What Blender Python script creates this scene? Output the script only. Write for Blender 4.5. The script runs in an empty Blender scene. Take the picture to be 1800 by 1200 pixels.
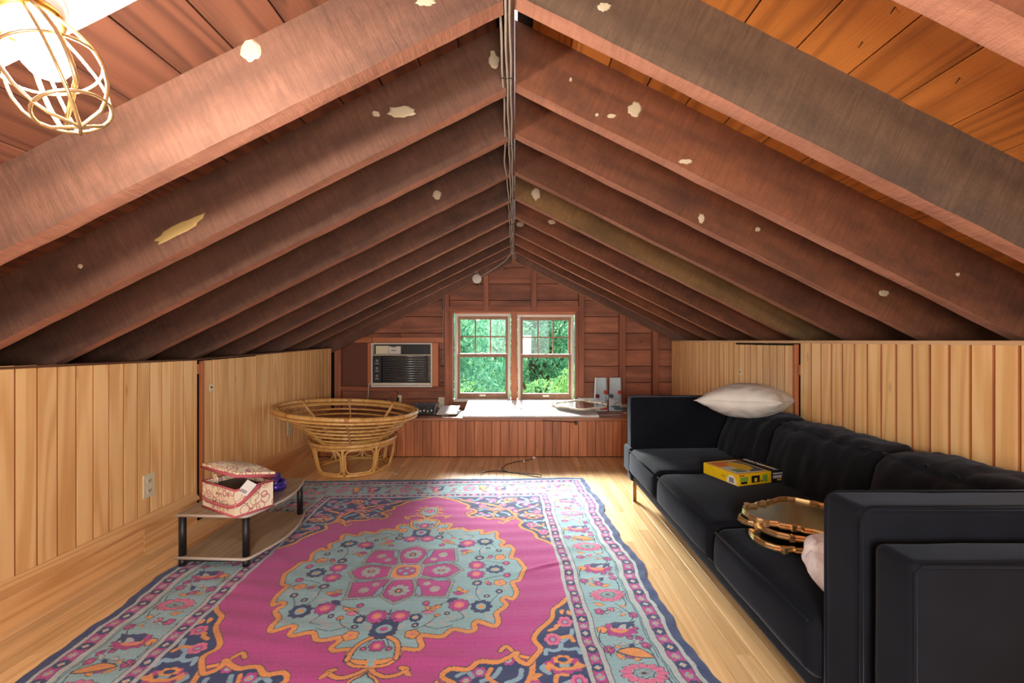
import bpy, math, random
import numpy as np
from mathutils import Vector, Matrix, noise
R = math.radians
random.seed(7)
C = bpy.context.scene.collection
sc = bpy.context.scene

# ------------------------------------------------------------------ camera
H = 1.10
cd = bpy.data.cameras.new('camera'); cam = bpy.data.objects.new('camera', cd); C.objects.link(cam)
cam.location = (0, 0, H); cam.rotation_euler = (R(90), 0, 0)
cd.sensor_width = 36; cd.lens = 16; cd.shift_x = -5/1800; cd.clip_start = .05
sc.camera = cam
# ------------------------------------------------------------------ world, exposure
sc.view_settings.view_transform = 'Standard'; sc.view_settings.look = 'None'
sc.view_settings.exposure = 0.82; sc.view_settings.gamma = 1; sc.view_settings.use_curve_mapping = False
w = bpy.data.worlds.new('sky'); sc.world = w; w.use_nodes = True
bg = w.node_tree.nodes['Background']
bg.inputs[0].default_value = (.80, .90, 1.0, 1); bg.inputs[1].default_value = 2.4
# ------------------------------------------------------------------ lights
def area(name, loc, rot, sx, sy, power, col):
    d = bpy.data.lights.new(name, 'AREA'); d.shape = 'RECTANGLE'; d.size = sx; d.size_y = sy
    d.energy = power; d.color = col
    o = bpy.data.objects.new(name, d); C.objects.link(o); o.location = loc; o.rotation_euler = rot
    return o
sd = bpy.data.lights.new('sun', 'SUN'); sd.energy = 29.0; sd.angle = R(24); sd.color = (1, .96, .90)
sun = bpy.data.objects.new('sun', sd); C.objects.link(sun)
sun.rotation_euler = Vector((-.17, .88, .50)).to_track_quat('Z', 'Y').to_euler()
# added fill light behind the camera, brightens the room from the rear
area('rear_fill_light', (0.1, -2.55, 1.25), (R(90), 0, R(180)), 1.7, 1.1, 22, (1, .97, .93)).rotation_euler = (R(78), 0, 0)
# assumed soft fill light, unseen, added just behind the camera
area('assumed_fill_light', (.15, -.50, 1.02), (R(90), 0, 0), .45, .45, 21, (1, .95, .88))

# ------------------------------------------------------------------ helpers
def s2l(c): return c/12.92 if c <= .04045 else ((c+.055)/1.055)**2.4
def rgb(r, g, b): return (s2l(r/255), s2l(g/255), s2l(b/255), 1)

class MB:
    def __init__(s): s.v = []; s.f = []; s.m = []; s.sm = []
    def add(s, vs, fs, mi=0, smooth=False):
        n = len(s.v); s.v.extend([tuple(p) for p in vs])
        for f in fs:
            s.f.append(tuple(i+n for i in f)); s.m.append(mi); s.sm.append(smooth)
        return s
    def box(s, lo, hi, c=0.0, mi=0, M=None):
        lo = list(lo); hi = list(hi)
        if c <= 0:
            vs = [(x, y, z) for x in (lo[0], hi[0]) for y in (lo[1], hi[1]) for z in (lo[2], hi[2])]
            fs = [(0,1,3,2),(4,6,7,5),(0,4,5,1),(2,3,7,6),(0,2,6,4),(1,5,7,3)]
        else:
            c = min(c, .45*min(hi[i]-lo[i] for i in range(3)))
            vs = []; idx = {}
            for sx in (0,1):
                for sy in (0,1):
                    for sz in (0,1):
                        b = [(lo,hi)[sx][0], (lo,hi)[sy][1], (lo,hi)[sz][2]]
                        sg = [1-2*sx, 1-2*sy, 1-2*sz]
                        for a in range(3):   # point lying on the face perpendicular to axis a
                            p = [b[i]+(0 if i == a else sg[i]*c) for i in range(3)]
                            idx[(sx,sy,sz,a)] = len(vs); vs.append(p)
            fs = []
            I = lambda t, a: idx[(t[0],t[1],t[2],a)]
            for a in range(3):
                o1, o2 = [i for i in range(3) if i != a]
                for sgn in (0,1):
                    q = []
                    for u, v in ((0,0),(1,0),(1,1),(0,1)):
                        t = [0,0,0]; t[a] = sgn; t[o1] = u; t[o2] = v; q.append(I(t,a))
                    fs.append(tuple(q))
                # edges along axis a
                for u in (0,1):
                    for v in (0,1):
                        t0 = [0,0,0]; t0[o1] = u; t0[o2] = v; t1 = list(t0); t1[a] = 1
                        fs.append((I(t0,o1), I(t1,o1), I(t1,o2), I(t0,o2)))
            for sx in (0,1):
                for sy in (0,1):
                    for sz in (0,1): fs.append(tuple(idx[(sx,sy,sz,a)] for a in range(3)))
        if M is not None: vs = [M @ Vector(p) for p in vs]
        # consistent outward normals
        cen = sum((Vector(p) for p in vs), Vector())/len(vs); out = []
        for f in fs:
            a, b, d = (Vector(vs[f[i]]) for i in (0,1,2)); n = (b-a).cross(d-a)
            fc = sum((Vector(vs[i]) for i in f), Vector())/len(f)
            out.append(f if n.dot(fc-cen) >= 0 else tuple(reversed(f)))
        return s.add(vs, out, mi)
    def tube(s, pts, r, seg=8, closed=False, mi=0, flat=1.0, cap=True):
        P = [Vector(p) for p in pts]; n = len(P); rs = r if isinstance(r, (list, tuple)) else [r]*n
        vs = []; up = None
        for i, p in enumerate(P):
            a = P[(i-1) % n] if (closed or i > 0) else p; b = P[(i+1) % n] if (closed or i < n-1) else p
            t = (b-a).normalized() if (b-a).length > 1e-9 else Vector((0,0,1))
            if up is None:
                up = Vector((0,0,1)) if abs(t.z) < .9 else Vector((1,0,0))
            x = up - t*up.dot(t)
            if x.length < 1e-5: x = Vector((1,0,0)) - t*t.x
            x.normalize(); up = x; y = t.cross(x)
            for k in range(seg):
                an = 2*math.pi*k/seg
                vs.append(p + x*math.cos(an)*rs[i] + y*math.sin(an)*rs[i]*flat)
        fs = []
        for i in range(n if closed else n-1):
            j = (i+1) % n
            for k in range(seg):
                l = (k+1) % seg; fs.append((i*seg+k, i*seg+l, j*seg+l, j*seg+k))
        if not closed and cap:
            fs.append(tuple(reversed(range(seg)))); fs.append(tuple((n-1)*seg+k for k in range(seg)))
        return s.add(vs, fs, mi, True)
    def lathe(s, prof, seg=24, M=None, mi=0, smooth=True):
        vs = []; fs = []; n = len(prof)
        for r, z in prof:
            for k in range(seg):
                a = 2*math.pi*k/seg; vs.append(Vector((r*math.cos(a), r*math.sin(a), z)))
        for i in range(n-1):
            for k in range(seg):
                l = (k+1) % seg; fs.append((i*seg+k, i*seg+l, (i+1)*seg+l, (i+1)*seg+k))
        if M is not None: vs = [M @ p for p in vs]
        return s.add(vs, fs, mi, smooth)
    def prism(s, poly, z0, z1, M=None, mi=0):
        n = len(poly)
        vs = [Vector((p[0], p[1], z0)) for p in poly]+[Vector((p[0], p[1], z1)) for p in poly]
        fs = [tuple(reversed(range(n))), tuple(range(n, 2*n))]+[(i, (i+1) % n, n+(i+1) % n, n+i) for i in range(n)]
        if M is not None: vs = [M @ p for p in vs]
        return s.add(vs, fs, mi)
    def mesh(s, name, mats):
        me = bpy.data.meshes.new(name); me.from_pydata(s.v, [], s.f)
        for m in (mats if isinstance(mats, (list, tuple)) else [mats]): me.materials.append(m)
        me.polygons.foreach_set('material_index', s.m); me.polygons.foreach_set('use_smooth', s.sm)
        me.update(); return me
    def build(s, name, mats, parent=None, loc=(0,0,0), rot=(0,0,0)):
        return link(name, s.mesh(name, mats), parent, loc, rot)

def link(name, me, parent=None, loc=(0,0,0), rot=(0,0,0)):
    o = bpy.data.objects.new(name, me); C.objects.link(o)
    o.location = loc; o.rotation_euler = rot
    if parent is not None: o.parent = parent
    return o
def tag(o, label, cat, group=None, kind=None):
    o['label'] = label; o['category'] = cat
    if group: o['group'] = group
    if kind: o['kind'] = kind
    return o
def empty(name, loc=(0,0,0), rz=0.0):
    o = bpy.data.objects.new(name, None); C.objects.link(o); o.location = loc; o.rotation_euler = (0,0,rz)
    o.empty_display_size = .1; return o
def struct(o): o['kind'] = 'structure'; return o
def bx(name, lo, hi, mat, parent=None, c=0.0):
    """box whose origin is its centre"""
    cen = [(lo[i]+hi[i])/2 for i in range(3)]; h = [(hi[i]-lo[i])/2 for i in range(3)]
    return MB().box([-a for a in h], h, c).build(name, mat, parent, cen)

def softmesh(half, r, ns=10, puff=(0,0,0), wr=0.0, wf=6.0, seed=0, dirw=(1,1,1), sag=None):
    """rounded, puffed cushion block centred on its origin"""
    b = MB(); idx = {}; vs = []; fs = []
    def params(h):
        q = [-h, -(h-.12*r), -(h-.4*r), -(h-.75*r), -(h-r)]
        k = [-(h-r)+2*(h-r)*i/ns for i in range(1, ns)]
        return q+k+[-x for x in reversed(q)]
    P = [params(h) for h in half]
    def put(p):
        inn = [max(-(half[i]-r), min(half[i]-r, p[i])) for i in range(3)]
        d = Vector(p)-Vector(inn); L = d.length
        nrm = d/L if L > 1e-9 else Vector((0,0,0))
        q = Vector(inn)+nrm*r if L > 1e-9 else Vector(p)
        key = tuple(round(t, 5) for t in p)
        if key in idx: return idx[key]
        t = [p[i]/half[i] for i in range(3)]
        for a in range(3):
            o1, o2 = [i for i in range(3) if i != a]
            q[a] += puff[a]*t[a]*max(0, 1-t[o1]**2)**.7*max(0, 1-t[o2]**2)**.7
        if wr:
            sp = Vector((p[0]*wf*dirw[0]+seed*3.1, p[1]*wf*dirw[1]+seed, p[2]*wf*dirw[2]-seed))
            n0 = noise.fractal(sp, 1.0, 2.0, 3)
            q += (nrm if L > 1e-9 else Vector((0,0,0)))*n0*wr
        if sag: q = sag(q, t)
        idx[key] = len(vs); vs.append(q); return idx[key]
    for a in range(3):
        o1, o2 = [i for i in range(3) if i != a]
        for sg in (-1, 1):
            for i in range(len(P[o1])-1):
                for j in range(len(P[o2])-1):
                    q = []
                    for u, v in ((i,j),(i+1,j),(i+1,j+1),(i,j+1)):
                        p = [0,0,0]; p[a] = sg*half[a]; p[o1] = P[o1][u]; p[o2] = P[o2][v]; q.append(put(p))
                    flip = (sg > 0) == (a == 1)
                    fs.append(tuple(reversed(q)) if flip else tuple(q))
    return b.add(vs, fs, 0, True)

# ------------------------------------------------------------------ materials
class NT:
    def __init__(s, name):
        s.m = bpy.data.materials.new(name); s.m.use_nodes = True
        s.t = s.m.node_tree; s.n = s.t.nodes; s.b = s.n['Principled BSDF']
    def new(s, ty, **k):
        n = s.n.new(ty)
        for a, v in k.items():
            if a[0] == 'i' and a[1:].isdigit(): n.inputs[int(a[1:])].default_value = v
            else: setattr(n, a, v)
        return n
    def L(s, a, b): s.t.links.new(a, b)
    def math(s, op, a, b=None):
        n = s.new('ShaderNodeMath', operation=op)
        for i, x in enumerate((a, b)):
            if x is None: continue
            if isinstance(x, (int, float)): n.inputs[i].default_value = x
            else: s.L(x, n.inputs[i])
        return n.outputs[0]
    def mix(s, f, a, b, bt='MIX'):
        n = s.new('ShaderNodeMix', data_type='RGBA', blend_type=bt)
        for i, x in ((0, f), (6, a), (7, b)):
            if isinstance(x, (int, float)): n.inputs[i].default_value = x
            elif isinstance(x, tuple): n.inputs[i].default_value = x
            else: s.L(x, n.inputs[i])
        return n.outputs[2]
    def ramp(s, f, stops):
        n = s.new('ShaderNodeValToRGB'); e = n.color_ramp.elements
        while len(e) < len(stops): e.new(.5)
        for i, (p, c) in enumerate(stops):
            e[i].position = p; e[i].color = c if isinstance(c, tuple) else (c, c, c, 1)
        s.L(f, n.inputs[0]); return n.outputs[0]
    def bump(s, h, st, d=.01):
        n = s.new('ShaderNodeBump'); n.inputs['Strength'].default_value = st; n.inputs['Distance'].default_value = d
        s.L(h, n.inputs['Height']); s.L(n.outputs[0], s.b.inputs['Normal'])

def plain(name, col, rough=.5, metal=0.0, sheen=0, emis=None, coat=0):
    t = NT(name); b = t.b
    b.inputs['Base Color'].default_value = col; b.inputs['Roughness'].default_value = rough
    b.inputs['Metallic'].default_value = metal
    if coat: b.inputs['Coat Weight'].default_value = coat
    if sheen: b.inputs['Sheen Weight'].default_value = sheen; b.inputs['Sheen Roughness'].default_value = .4
    if emis: b.inputs['Emission Color'].default_value = emis[0]; b.inputs['Emission Strength'].default_value = emis[1]
    # slight procedural mottling
    tc = t.new('ShaderNodeTexCoord'); nz = t.new('ShaderNodeTexNoise'); nz.inputs['Scale'].default_value = 23
    t.L(tc.outputs['Object'], nz.inputs['Vector'])
    t.L(t.mix(.12, col, t.mix(1.0, col, nz.outputs[0], 'MULTIPLY')), b.inputs['Base Color'])
    return t.m

def wood(name, light, dark, axis=2, rings=9.0, gs=7.0, contrast=.6, var=.25, rough=.45, saw=0.0, blotch=0.0,
         knots=0.0, bump=.15, coat=0.0, blotch_col=None, long=.55, streak=.35):
    t = NT(name)
    tc = t.new('ShaderNodeTexCoord'); oi = t.new('ShaderNodeObjectInfo')
    off = t.new('ShaderNodeVectorMath', operation='SCALE'); cmb = t.new('ShaderNodeCombineXYZ')
    for i, k in enumerate((17.3, 31.7, 53.1)): t.L(t.math('MULTIPLY', oi.outputs['Random'], k), cmb.inputs[i])
    add = t.new('ShaderNodeVectorMath', operation='ADD'); t.L(tc.outputs['Object'], add.inputs[0]); t.L(cmb.outputs[0], add.inputs[1])
    def mapped(cross, lon):
        m = t.new('ShaderNodeMapping'); sc_ = [cross]*3; sc_[axis] = lon; m.inputs['Scale'].default_value = sc_
        t.L(add.outputs[0], m.inputs['Vector']); return m.outputs[0]
    n1 = t.new('ShaderNodeTexNoise'); n1.inputs['Scale'].default_value = 1; n1.inputs['Detail'].default_value = 1.5
    n1.inputs['Roughness'].default_value = .4; t.L(mapped(gs, long), n1.inputs['Vector'])
    ph = t.math('MULTIPLY', n1.outputs[0], rings*6.283); sn = t.math('SINE', ph)
    sn = t.math('MULTIPLY', t.math('ADD', sn, 1.0), .5); sn = t.math('POWER', sn, 1.6)
    n2 = t.new('ShaderNodeTexNoise'); n2.inputs['Scale'].default_value = 1; n2.inputs['Detail'].default_value = 3
    t.L(mapped(130, 3.5), n2.inputs['Vector'])
    n3 = t.new('ShaderNodeTexNoise'); n3.inputs['Scale'].default_value = 1; n3.inputs['Detail'].default_value = 2
    t.L(mapped(6, 1.6), n3.inputs['Vector'])
    g = t.math('MULTIPLY', sn, contrast)
    g = t.math('ADD', g, t.math('MULTIPLY', t.math('SUBTRACT', n2.outputs[0], .5), streak))
    g = t.math('ADD', g, t.math('MULTIPLY', t.math('SUBTRACT', n3.outputs[0], .5), .5))
    col = t.mix(t.ramp(g, [(0, 0.0), (1, 1.0)]), light, dark)
    hgt = n2.outputs[0]
    if knots:
        vo = t.new('ShaderNodeTexVoronoi'); vo.inputs['Scale'].default_value = 1
        t.L(mapped(7, 2.2), vo.inputs['Vector'])
        k = t.ramp(vo.outputs['Distance'], [(0, 1.0), (.05, .9), (.09, 0.0)])
        col = t.mix(t.math('MULTIPLY', k, knots), col, tuple(list(dark[i]*.35 for i in range(3))+[1]))
    if blotch:
        n4 = t.new('ShaderNodeTexNoise'); n4.inputs['Scale'].default_value = 1; n4.inputs['Detail'].default_value = 5
        n4.inputs['Roughness'].default_value = .62; t.L(mapped(5, 1.8), n4.inputs['Vector'])
        f = t.ramp(n4.outputs[0], [(.42, 0.0), (.66, 1.0)])
        col = t.mix(t.math('MULTIPLY', f, blotch), col, blotch_col or dark)
    if saw:
        n5 = t.new('ShaderNodeTexNoise'); n5.inputs['Scale'].default_value = 1; n5.inputs['Detail'].default_value = 4
        n5.inputs['Roughness'].default_value = .65; n5.inputs['Distortion'].default_value = .6; t.L(mapped(9, 75), n5.inputs['Vector'])
        n6 = t.new('ShaderNodeTexNoise'); n6.inputs['Scale'].default_value = 1; n6.inputs['Detail'].default_value = 6
        n6.inputs['Roughness'].default_value = .7; t.L(mapped(14, 9), n6.inputs['Vector'])
        f = t.math('MULTIPLY', t.ramp(n5.outputs[0], [(.38, 0.0), (.72, 1.0)]), t.ramp(n6.outputs[0], [(.35, .15), (.65, 1.0)]))
        col = t.mix(t.math('MULTIPLY', f, saw), col, tuple(list(dark[i]*.45 for i in range(3))+[1]))
        col = t.mix(t.math('MULTIPLY', t.ramp(n6.outputs[0], [(.42, 0.0), (.75, 1.0)]), saw*.7), col, tuple(list(light[i]*1.25 for i in range(3))+[1]))
        hgt = t.math('ADD', n6.outputs[0], t.math('MULTIPLY', n5.outputs[0], .8))
    vr = t.math('ADD', t.math('MULTIPLY', oi.outputs['Random'], var), 1-var*.5)
    vc = t.new('ShaderNodeCombineColor')
    for i in range(3): t.L(t.math('POWER', vr, (1.0, 1.15, 1.35)[i]), vc.inputs[i])
    col = t.mix(1.0, col, vc.outputs[0], 'MULTIPLY')
    t.L(col, t.b.inputs['Base Color']); t.b.inputs['Roughness'].default_value = rough
    if coat: t.b.inputs['Coat Weight'].default_value = coat; t.b.inputs['Coat Roughness'].default_value = .25
    t.bump(hgt, bump, .004)
    return t.m

M = {}
M['pine'] = wood('pine_beadboard', rgb(248,204,142), rgb(218,154,86), 2, 7, 8, .55, .16, .42, knots=.35, coat=.15)
M['pine_groove'] = wood('pine_groove_stain', rgb(176,104,52), rgb(130,70,32), 2, 7, 8, .4, .1, .5)
M['pine_h'] = wood('pine_baseboard', rgb(230,182,124), rgb(192,128,70), 1, 7, 9, .55, .12, .42, coat=.15)
M['oak'] = wood('oak_floor', rgb(232,194,142), rgb(196,146,92), 1, 6, 14, .4, .30, .30, coat=.2)
M['bench'] = wood('bench_board_stained', rgb(190,118,74), rgb(138,76,44), 2, 7, 9, .45, .45, .42, knots=.3)
M['bench_top'] = wood('bench_top_stained', rgb(176,122,92), rgb(118,68,44), 0, 6, 8, .5, .1, .35)
M['rafter'] = wood('rough_rafter', rgb(120,82,64), rgb(54,33,26), 0, 4, 5, .35, .30, .8, saw=.8, blotch=.6, bump=.9, streak=.15, blotch_col=rgb(62,44,36))
M['rafter_bounce'] = wood('rafter_bounce_lit_underside', rgb(188,132,106), rgb(124,78,58), 0, 4, 6, .4, .15, .8, saw=.5, blotch=.3, bump=.8, streak=.15, blotch_col=rgb(96,62,46))  # lighter, pinker tone paints floor bounce light onto the rafter undersides
M['rafter_red'] = wood('rough_rafter_red', rgb(128,76,48), rgb(64,34,21), 0, 4, 5, .45, .35, .8, saw=.7, blotch=.65, bump=.8, streak=.15, blotch_col=rgb(62,38,28))
M['rafter_grey'] = wood('rough_rafter_weathered', rgb(106,82,63), rgb(58,44,34), 0, 4, 5, .4, .2, .85, streak=.15, saw=.8, blotch=.7, bump=1.0, blotch_col=rgb(66,50,42))
M['rafter_tan'] = wood('rough_rafter_tan', rgb(134,100,60), rgb(78,52,30), 0, 4, 5, .4, .1, .85, streak=.15, saw=.6, blotch=.7, bump=.6, blotch_col=rgb(70,56,36))
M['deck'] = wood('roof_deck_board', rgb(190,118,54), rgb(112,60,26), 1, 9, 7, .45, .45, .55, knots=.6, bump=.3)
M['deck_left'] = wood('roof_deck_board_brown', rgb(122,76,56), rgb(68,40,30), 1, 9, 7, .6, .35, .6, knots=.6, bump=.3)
M['gable'] = wood('gable_board', rgb(172,104,72), rgb(108,60,42), 0, 5, 6, .45, .35, .6, blotch=.5, knots=.7, bump=.25, blotch_col=rgb(60,34,26))
M['stud'] = wood('gable_stud', rgb(164,96,66), rgb(110,60,40), 2, 5, 9, .5, .3, .6, blotch=.3, bump=.25)
M['stud_h'] = wood('gable_stud_level', rgb(160,90,58), rgb(98,50,32), 0, 5, 9, .5, .3, .6, bump=.25)
M['orange'] = wood('new_framing_wood', rgb(190,112,68), rgb(150,78,42), 2, 5, 9, .35, .15, .5)
M['orange_h'] = wood('new_framing_wood_level', rgb(190,112,68), rgb(150,78,42), 0, 5, 9, .35, .15, .5)
M['pale_beam'] = wood('pale_beam', rgb(214,158,108), rgb(178,112,66), 0, 5, 6, .5, .1, .6)
M['panel_brown'] = plain('brown_hardboard', rgb(108,58,40), .6)
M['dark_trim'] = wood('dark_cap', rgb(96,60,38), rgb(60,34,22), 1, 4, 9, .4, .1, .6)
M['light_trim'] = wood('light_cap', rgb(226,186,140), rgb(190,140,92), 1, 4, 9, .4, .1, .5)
M['black_gap'] = plain('dark_recess', rgb(24,16,12), .95)
M['sash'] = wood('sash_wood', rgb(150,104,74), rgb(112,70,46), 2, 4, 12, .3, .1, .5)
M['white_trim'] = plain('white_liner', rgb(226,218,208), .5)
M['ivory'] = plain('ivory_plastic', rgb(232,222,190), .4)
M['black'] = plain('black_plastic', rgb(26,26,28), .45)
M['brass'] = plain('brass', rgb(206,160,84), .28, 1.0)
M['gold'] = plain('gold_metal', rgb(232,200,146), .26, .92)
M['champagne'] = plain('champagne_frame', rgb(226,214,190), .35, .25)
M['chrome'] = plain('brushed_metal', rgb(190,190,188), .3, 1.0)
M['rust'] = plain('nail_steel', rgb(82,62,50), .6, .6)
M['plaster'] = plain('plaster_dab', rgb(206,190,160), .9)
M['yellow_smear'] = plain('yellow_paint_smear', rgb(196,166,104), .9)
M['cage_brass'] = plain('pale_brass_wire', rgb(226,200,152), .3, .8)
M['porcelain'] = plain('porcelain', rgb(228,232,236), .2)
M['white_board'] = plain('white_laminate', rgb(226,222,218), .35)
M['paper'] = plain('paper', rgb(232,230,226), .7)
M['grey'] = plain('grey_plastic', rgb(140,140,144), .5)
M['cable'] = plain('cable_sheath', rgb(188,178,164), .6)
M['dark_cable'] = plain('dark_cable', rgb(40,34,32), .5)
M['red'] = plain('red_card', rgb(196,52,40), .5)
M['blue_card'] = plain('blue_card', rgb(50,110,140), .5)
M['maroon'] = plain('maroon_card', rgb(110,30,50), .5)
M['white_ink'] = plain('white_ink', rgb(238,238,236), .6)
M['yellow_ink'] = plain('yellow_ink', rgb(236,196,40), .6)
M['black_ink'] = plain('black_ink', rgb(20,20,22), .6)
M['green_ink'] = plain('green_ink', rgb(120,170,60), .6)
M['orange_ink'] = plain('orange_ink', rgb(226,130,60), .6)
M['slate_ink'] = plain('slate_ink', rgb(80,92,120), .6)
M['pale_ink'] = plain('pale_ink', rgb(214,220,226), .6)
M['yellow_card'] = plain('yellow_card', rgb(240,200,24), .4)
M['purple'] = plain('purple_tin', rgb(76,60,190), .25, .6, coat=.5)
M['purple_dark'] = plain('dark_purple_lining', rgb(50,34,60), .5)
M['rattan'] = wood('rattan', rgb(224,176,104), rgb(176,118,56), 2, 3, 20, .45, .1, .38, coat=.35, long=2)
M['rattan_bind'] = plain('rattan_binding', rgb(196,134,70), .5)
M['ash'] = wood('grey_ash_laminate', rgb(158,140,118), rgb(112,96,78), 1, 8, 9, .5, .05, .35)
M['ash_edge'] = plain('laminate_edge', rgb(196,188,176), .4)
M['mirror'] = plain('mirror_glass', (.30,.34,.29,1), .22, 1.0)
M['mirror_pale'] = plain('pale_mirror_glass', (.72,.78,.84,1), .12, 1.0)
M['bulb'] = plain('lit_bulb', (1,1,1,1), .3, emis=((1,.92,.82,1), 540))
M['hill'] = plain('lawn_ground', rgb(70,100,40), .9)
M['bark'] = plain('bark', rgb(90,74,58), .9)

# velvet
t = NT('navy_black_velvet'); tc = t.new('ShaderNodeTexCoord'); nz = t.new('ShaderNodeTexNoise')
nz.inputs['Scale'].default_value = 6; nz.inputs['Detail'].default_value = 4; t.L(tc.outputs['Object'], nz.inputs[0])
t.L(t.ramp(nz.outputs[0], [(.3, (.0022,.0029,.0052,1)), (.75, (.0055,.007,.0115,1))]), t.b.inputs['Base Color'])
t.b.inputs['Roughness'].default_value = .85; t.b.inputs['Sheen Weight'].default_value = .16
t.b.inputs['Sheen Roughness'].default_value = .35; t.b.inputs['Sheen Tint'].default_value = (.55,.66,.85,1)
t.b.inputs['Specular IOR Level'].default_value = .15
n2 = t.new('ShaderNodeTexNoise'); n2.inputs['Scale'].default_value = 240; t.L(tc.outputs['Object'], n2.inputs[0]); t.bump(n2.outputs[0], .12, .002)
M['velvet'] = t.m
t = NT('black_cotton'); tc = t.new('ShaderNodeTexCoord'); nz = t.new('ShaderNodeTexNoise')
nz.inputs['Scale'].default_value = 5; t.L(tc.outputs['Object'], nz.inputs[0])
t.L(t.ramp(nz.outputs[0], [(.3, (.003,.0036,.0055,1)), (.75, (.007,.008,.0115,1))]), t.b.inputs['Base Color'])
t.b.inputs['Roughness'].default_value = .9; t.b.inputs['Sheen Weight'].default_value = .10; t.b.inputs['Sheen Tint'].default_value = (.6,.7,.9,1); t.b.inputs['Specular IOR Level'].default_value = .2
M['cotton_black'] = t.m
# linen
t = NT('cream_linen'); tc = t.new('ShaderNodeTexCoord'); nz = t.new('ShaderNodeTexNoise')
nz.inputs['Scale'].default_value = 9; nz.inputs['Detail'].default_value = 5; t.L(tc.outputs['Object'], nz.inputs[0])
t.L(t.ramp(nz.outputs[0], [(.3, rgb(212,206,194)), (.7, rgb(232,228,220))]), t.b.inputs['Base Color'])
t.b.inputs['Roughness'].default_value = .9; t.bump(nz.outputs[0], .35, .02); M['linen'] = t.m
t = NT('white_fluff'); tc = t.new('ShaderNodeTexCoord'); nz = t.new('ShaderNodeTexNoise')
nz.inputs['Scale'].default_value = 40; nz.inputs['Detail'].default_value = 5; t.L(tc.outputs['Object'], nz.inputs[0])
t.b.inputs['Base Color'].default_value = rgb(240,242,246); t.b.inputs['Roughness'].default_value = .95
t.bump(nz.outputs[0], .7, .01); M['fluff'] = t.m
# glass pane
t = NT('window_glass'); tr = t.new('ShaderNodeBsdfTransparent'); gl = t.new('ShaderNodeBsdfGlossy'); gl.inputs['Roughness'].default_value = .02
tr.inputs[0].default_value = (.97,.99,.985,1); mx = t.new('ShaderNodeMixShader'); mx.inputs[0].default_value = .016
t.L(tr.outputs[0], mx.inputs[1]); t.L(gl.outputs[0], mx.inputs[2]); t.L(mx.outputs[0], t.n['Material Output'].inputs[0])
M['glass'] = t.m
# clear plastic window of packages
M['clear'] = M['glass']
# leaves
def leafmat(name, a, b, c):
    t = NT(name); g = t.new('ShaderNodeNewGeometry'); tc = t.new('ShaderNodeTexCoord')
    nz = t.new('ShaderNodeTexNoise'); nz.inputs['Scale'].default_value = 1.3; t.L(tc.outputs['Object'], nz.inputs[0])
    f = t.math('ADD', t.math('MULTIPLY', g.outputs['Random Per Island'], .55), t.math('MULTIPLY', nz.outputs[0], .5))
    col = t.ramp(f, [(.2, a), (.55, b), (.9, c)])
    d = t.new('ShaderNodeBsdfDiffuse'); tl = t.new('ShaderNodeBsdfTranslucent'); mx = t.new('ShaderNodeMixShader'); mx.inputs[0].default_value = .45
    t.L(col, d.inputs[0]); t.L(col, tl.inputs[0]); t.L(d.outputs[0], mx.inputs[1]); t.L(tl.outputs[0], mx.inputs[2])
    t.L(mx.outputs[0], t.n['Material Output'].inputs[0]); return t.m
M['leaf_a'] = leafmat('leaves_blue_green', rgb(72,132,108), rgb(116,176,144), rgb(176,214,166))
M['leaf_b'] = leafmat('leaves_bright_green', rgb(96,154,104), rgb(150,200,128), rgb(216,230,146))
# swirl print of the sewing box
t = NT('cream_fabric_with_rings'); tc = t.new('ShaderNodeTexCoord')
col = rgb(240,228,200)
for sc_, cc, th, seed in ((19, rgb(170,84,100), .028, 0), (14, rgb(206,170,120), .026, 5), (16, rgb(196,130,130), .024, 9)):
    mp = t.new('ShaderNodeMapping'); mp.inputs['Location'].default_value = (seed, seed*.7, seed*1.3); t.L(tc.outputs['Object'], mp.inputs[0])
    vo = t.new('ShaderNodeTexVoronoi'); vo.inputs['Scale'].default_value = sc_; t.L(mp.outputs[0], vo.inputs['Vector'])
    ring = t.math('LESS_THAN', t.math('ABSOLUTE', t.math('SUBTRACT', vo.outputs['Distance'], .42)), th)
    col = t.mix(ring, col, cc)
t.L(col, t.b.inputs['Base Color']); t.b.inputs['Roughness'].default_value = .7; M['ringfab'] = t.m
M['pink_trim'] = plain('pink_braid', rgb(196,96,108), .8)
M['dark_mesh'] = plain('dark_lining', rgb(54,38,36), .5)

# ================================================================== SETTING
XL, XR, YG, YB = -1.95, 1.69, 4.92, 4.335       # walls, gable, bench front
YN = -2.5
RID = 2.04                                        # underside of rafters at the ridge
A = math.atan(.5); CA, SA = math.cos(A), math.sin(A)
DECK = RID+.235
gx = lambda x: (x-905)/162.6
gz = lambda y: H-(y-600)/162.6

# floor
floor = struct(MB().box((-3.3, YN, -.06), (3.3, 5.05, -.021)).build('floor', M['black_gap']))
bw = .062; rows = []
for k in range(60):
    x = -1.95+bw*k
    if x+bw > XR+.02: break
    rows.append(x)
fm = {}
def floor_board(x, y0, y1):
    L = round(y1-y0, 3)
    if L not in fm: fm[L] = MB().box((.0006, 0, -.02), (bw-.0006, L-.0016, 0), .0014).mesh('floor_board', M['oak'])
    link('floor_board', fm[L], floor, (x, y0, 0))
rnd = random.Random(3)
for x in rows:
    vis = x < -1.0 or x > .42
    y = 1.0+rnd.choice([0, .15, .3, .45, .6]) if vis else 3.4
    if vis: floor_board(x, .7, y) if y > .75 else None
    while y < YB-.01:
        L = rnd.choice([.6, .75, .9, 1.05, 1.2]); e = min(y+L, YB+.0); 
        if YB-e < .2: e = YB
        floor_board(x, round(y, 3), round(e, 3)); y = e
b = MB()
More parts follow.
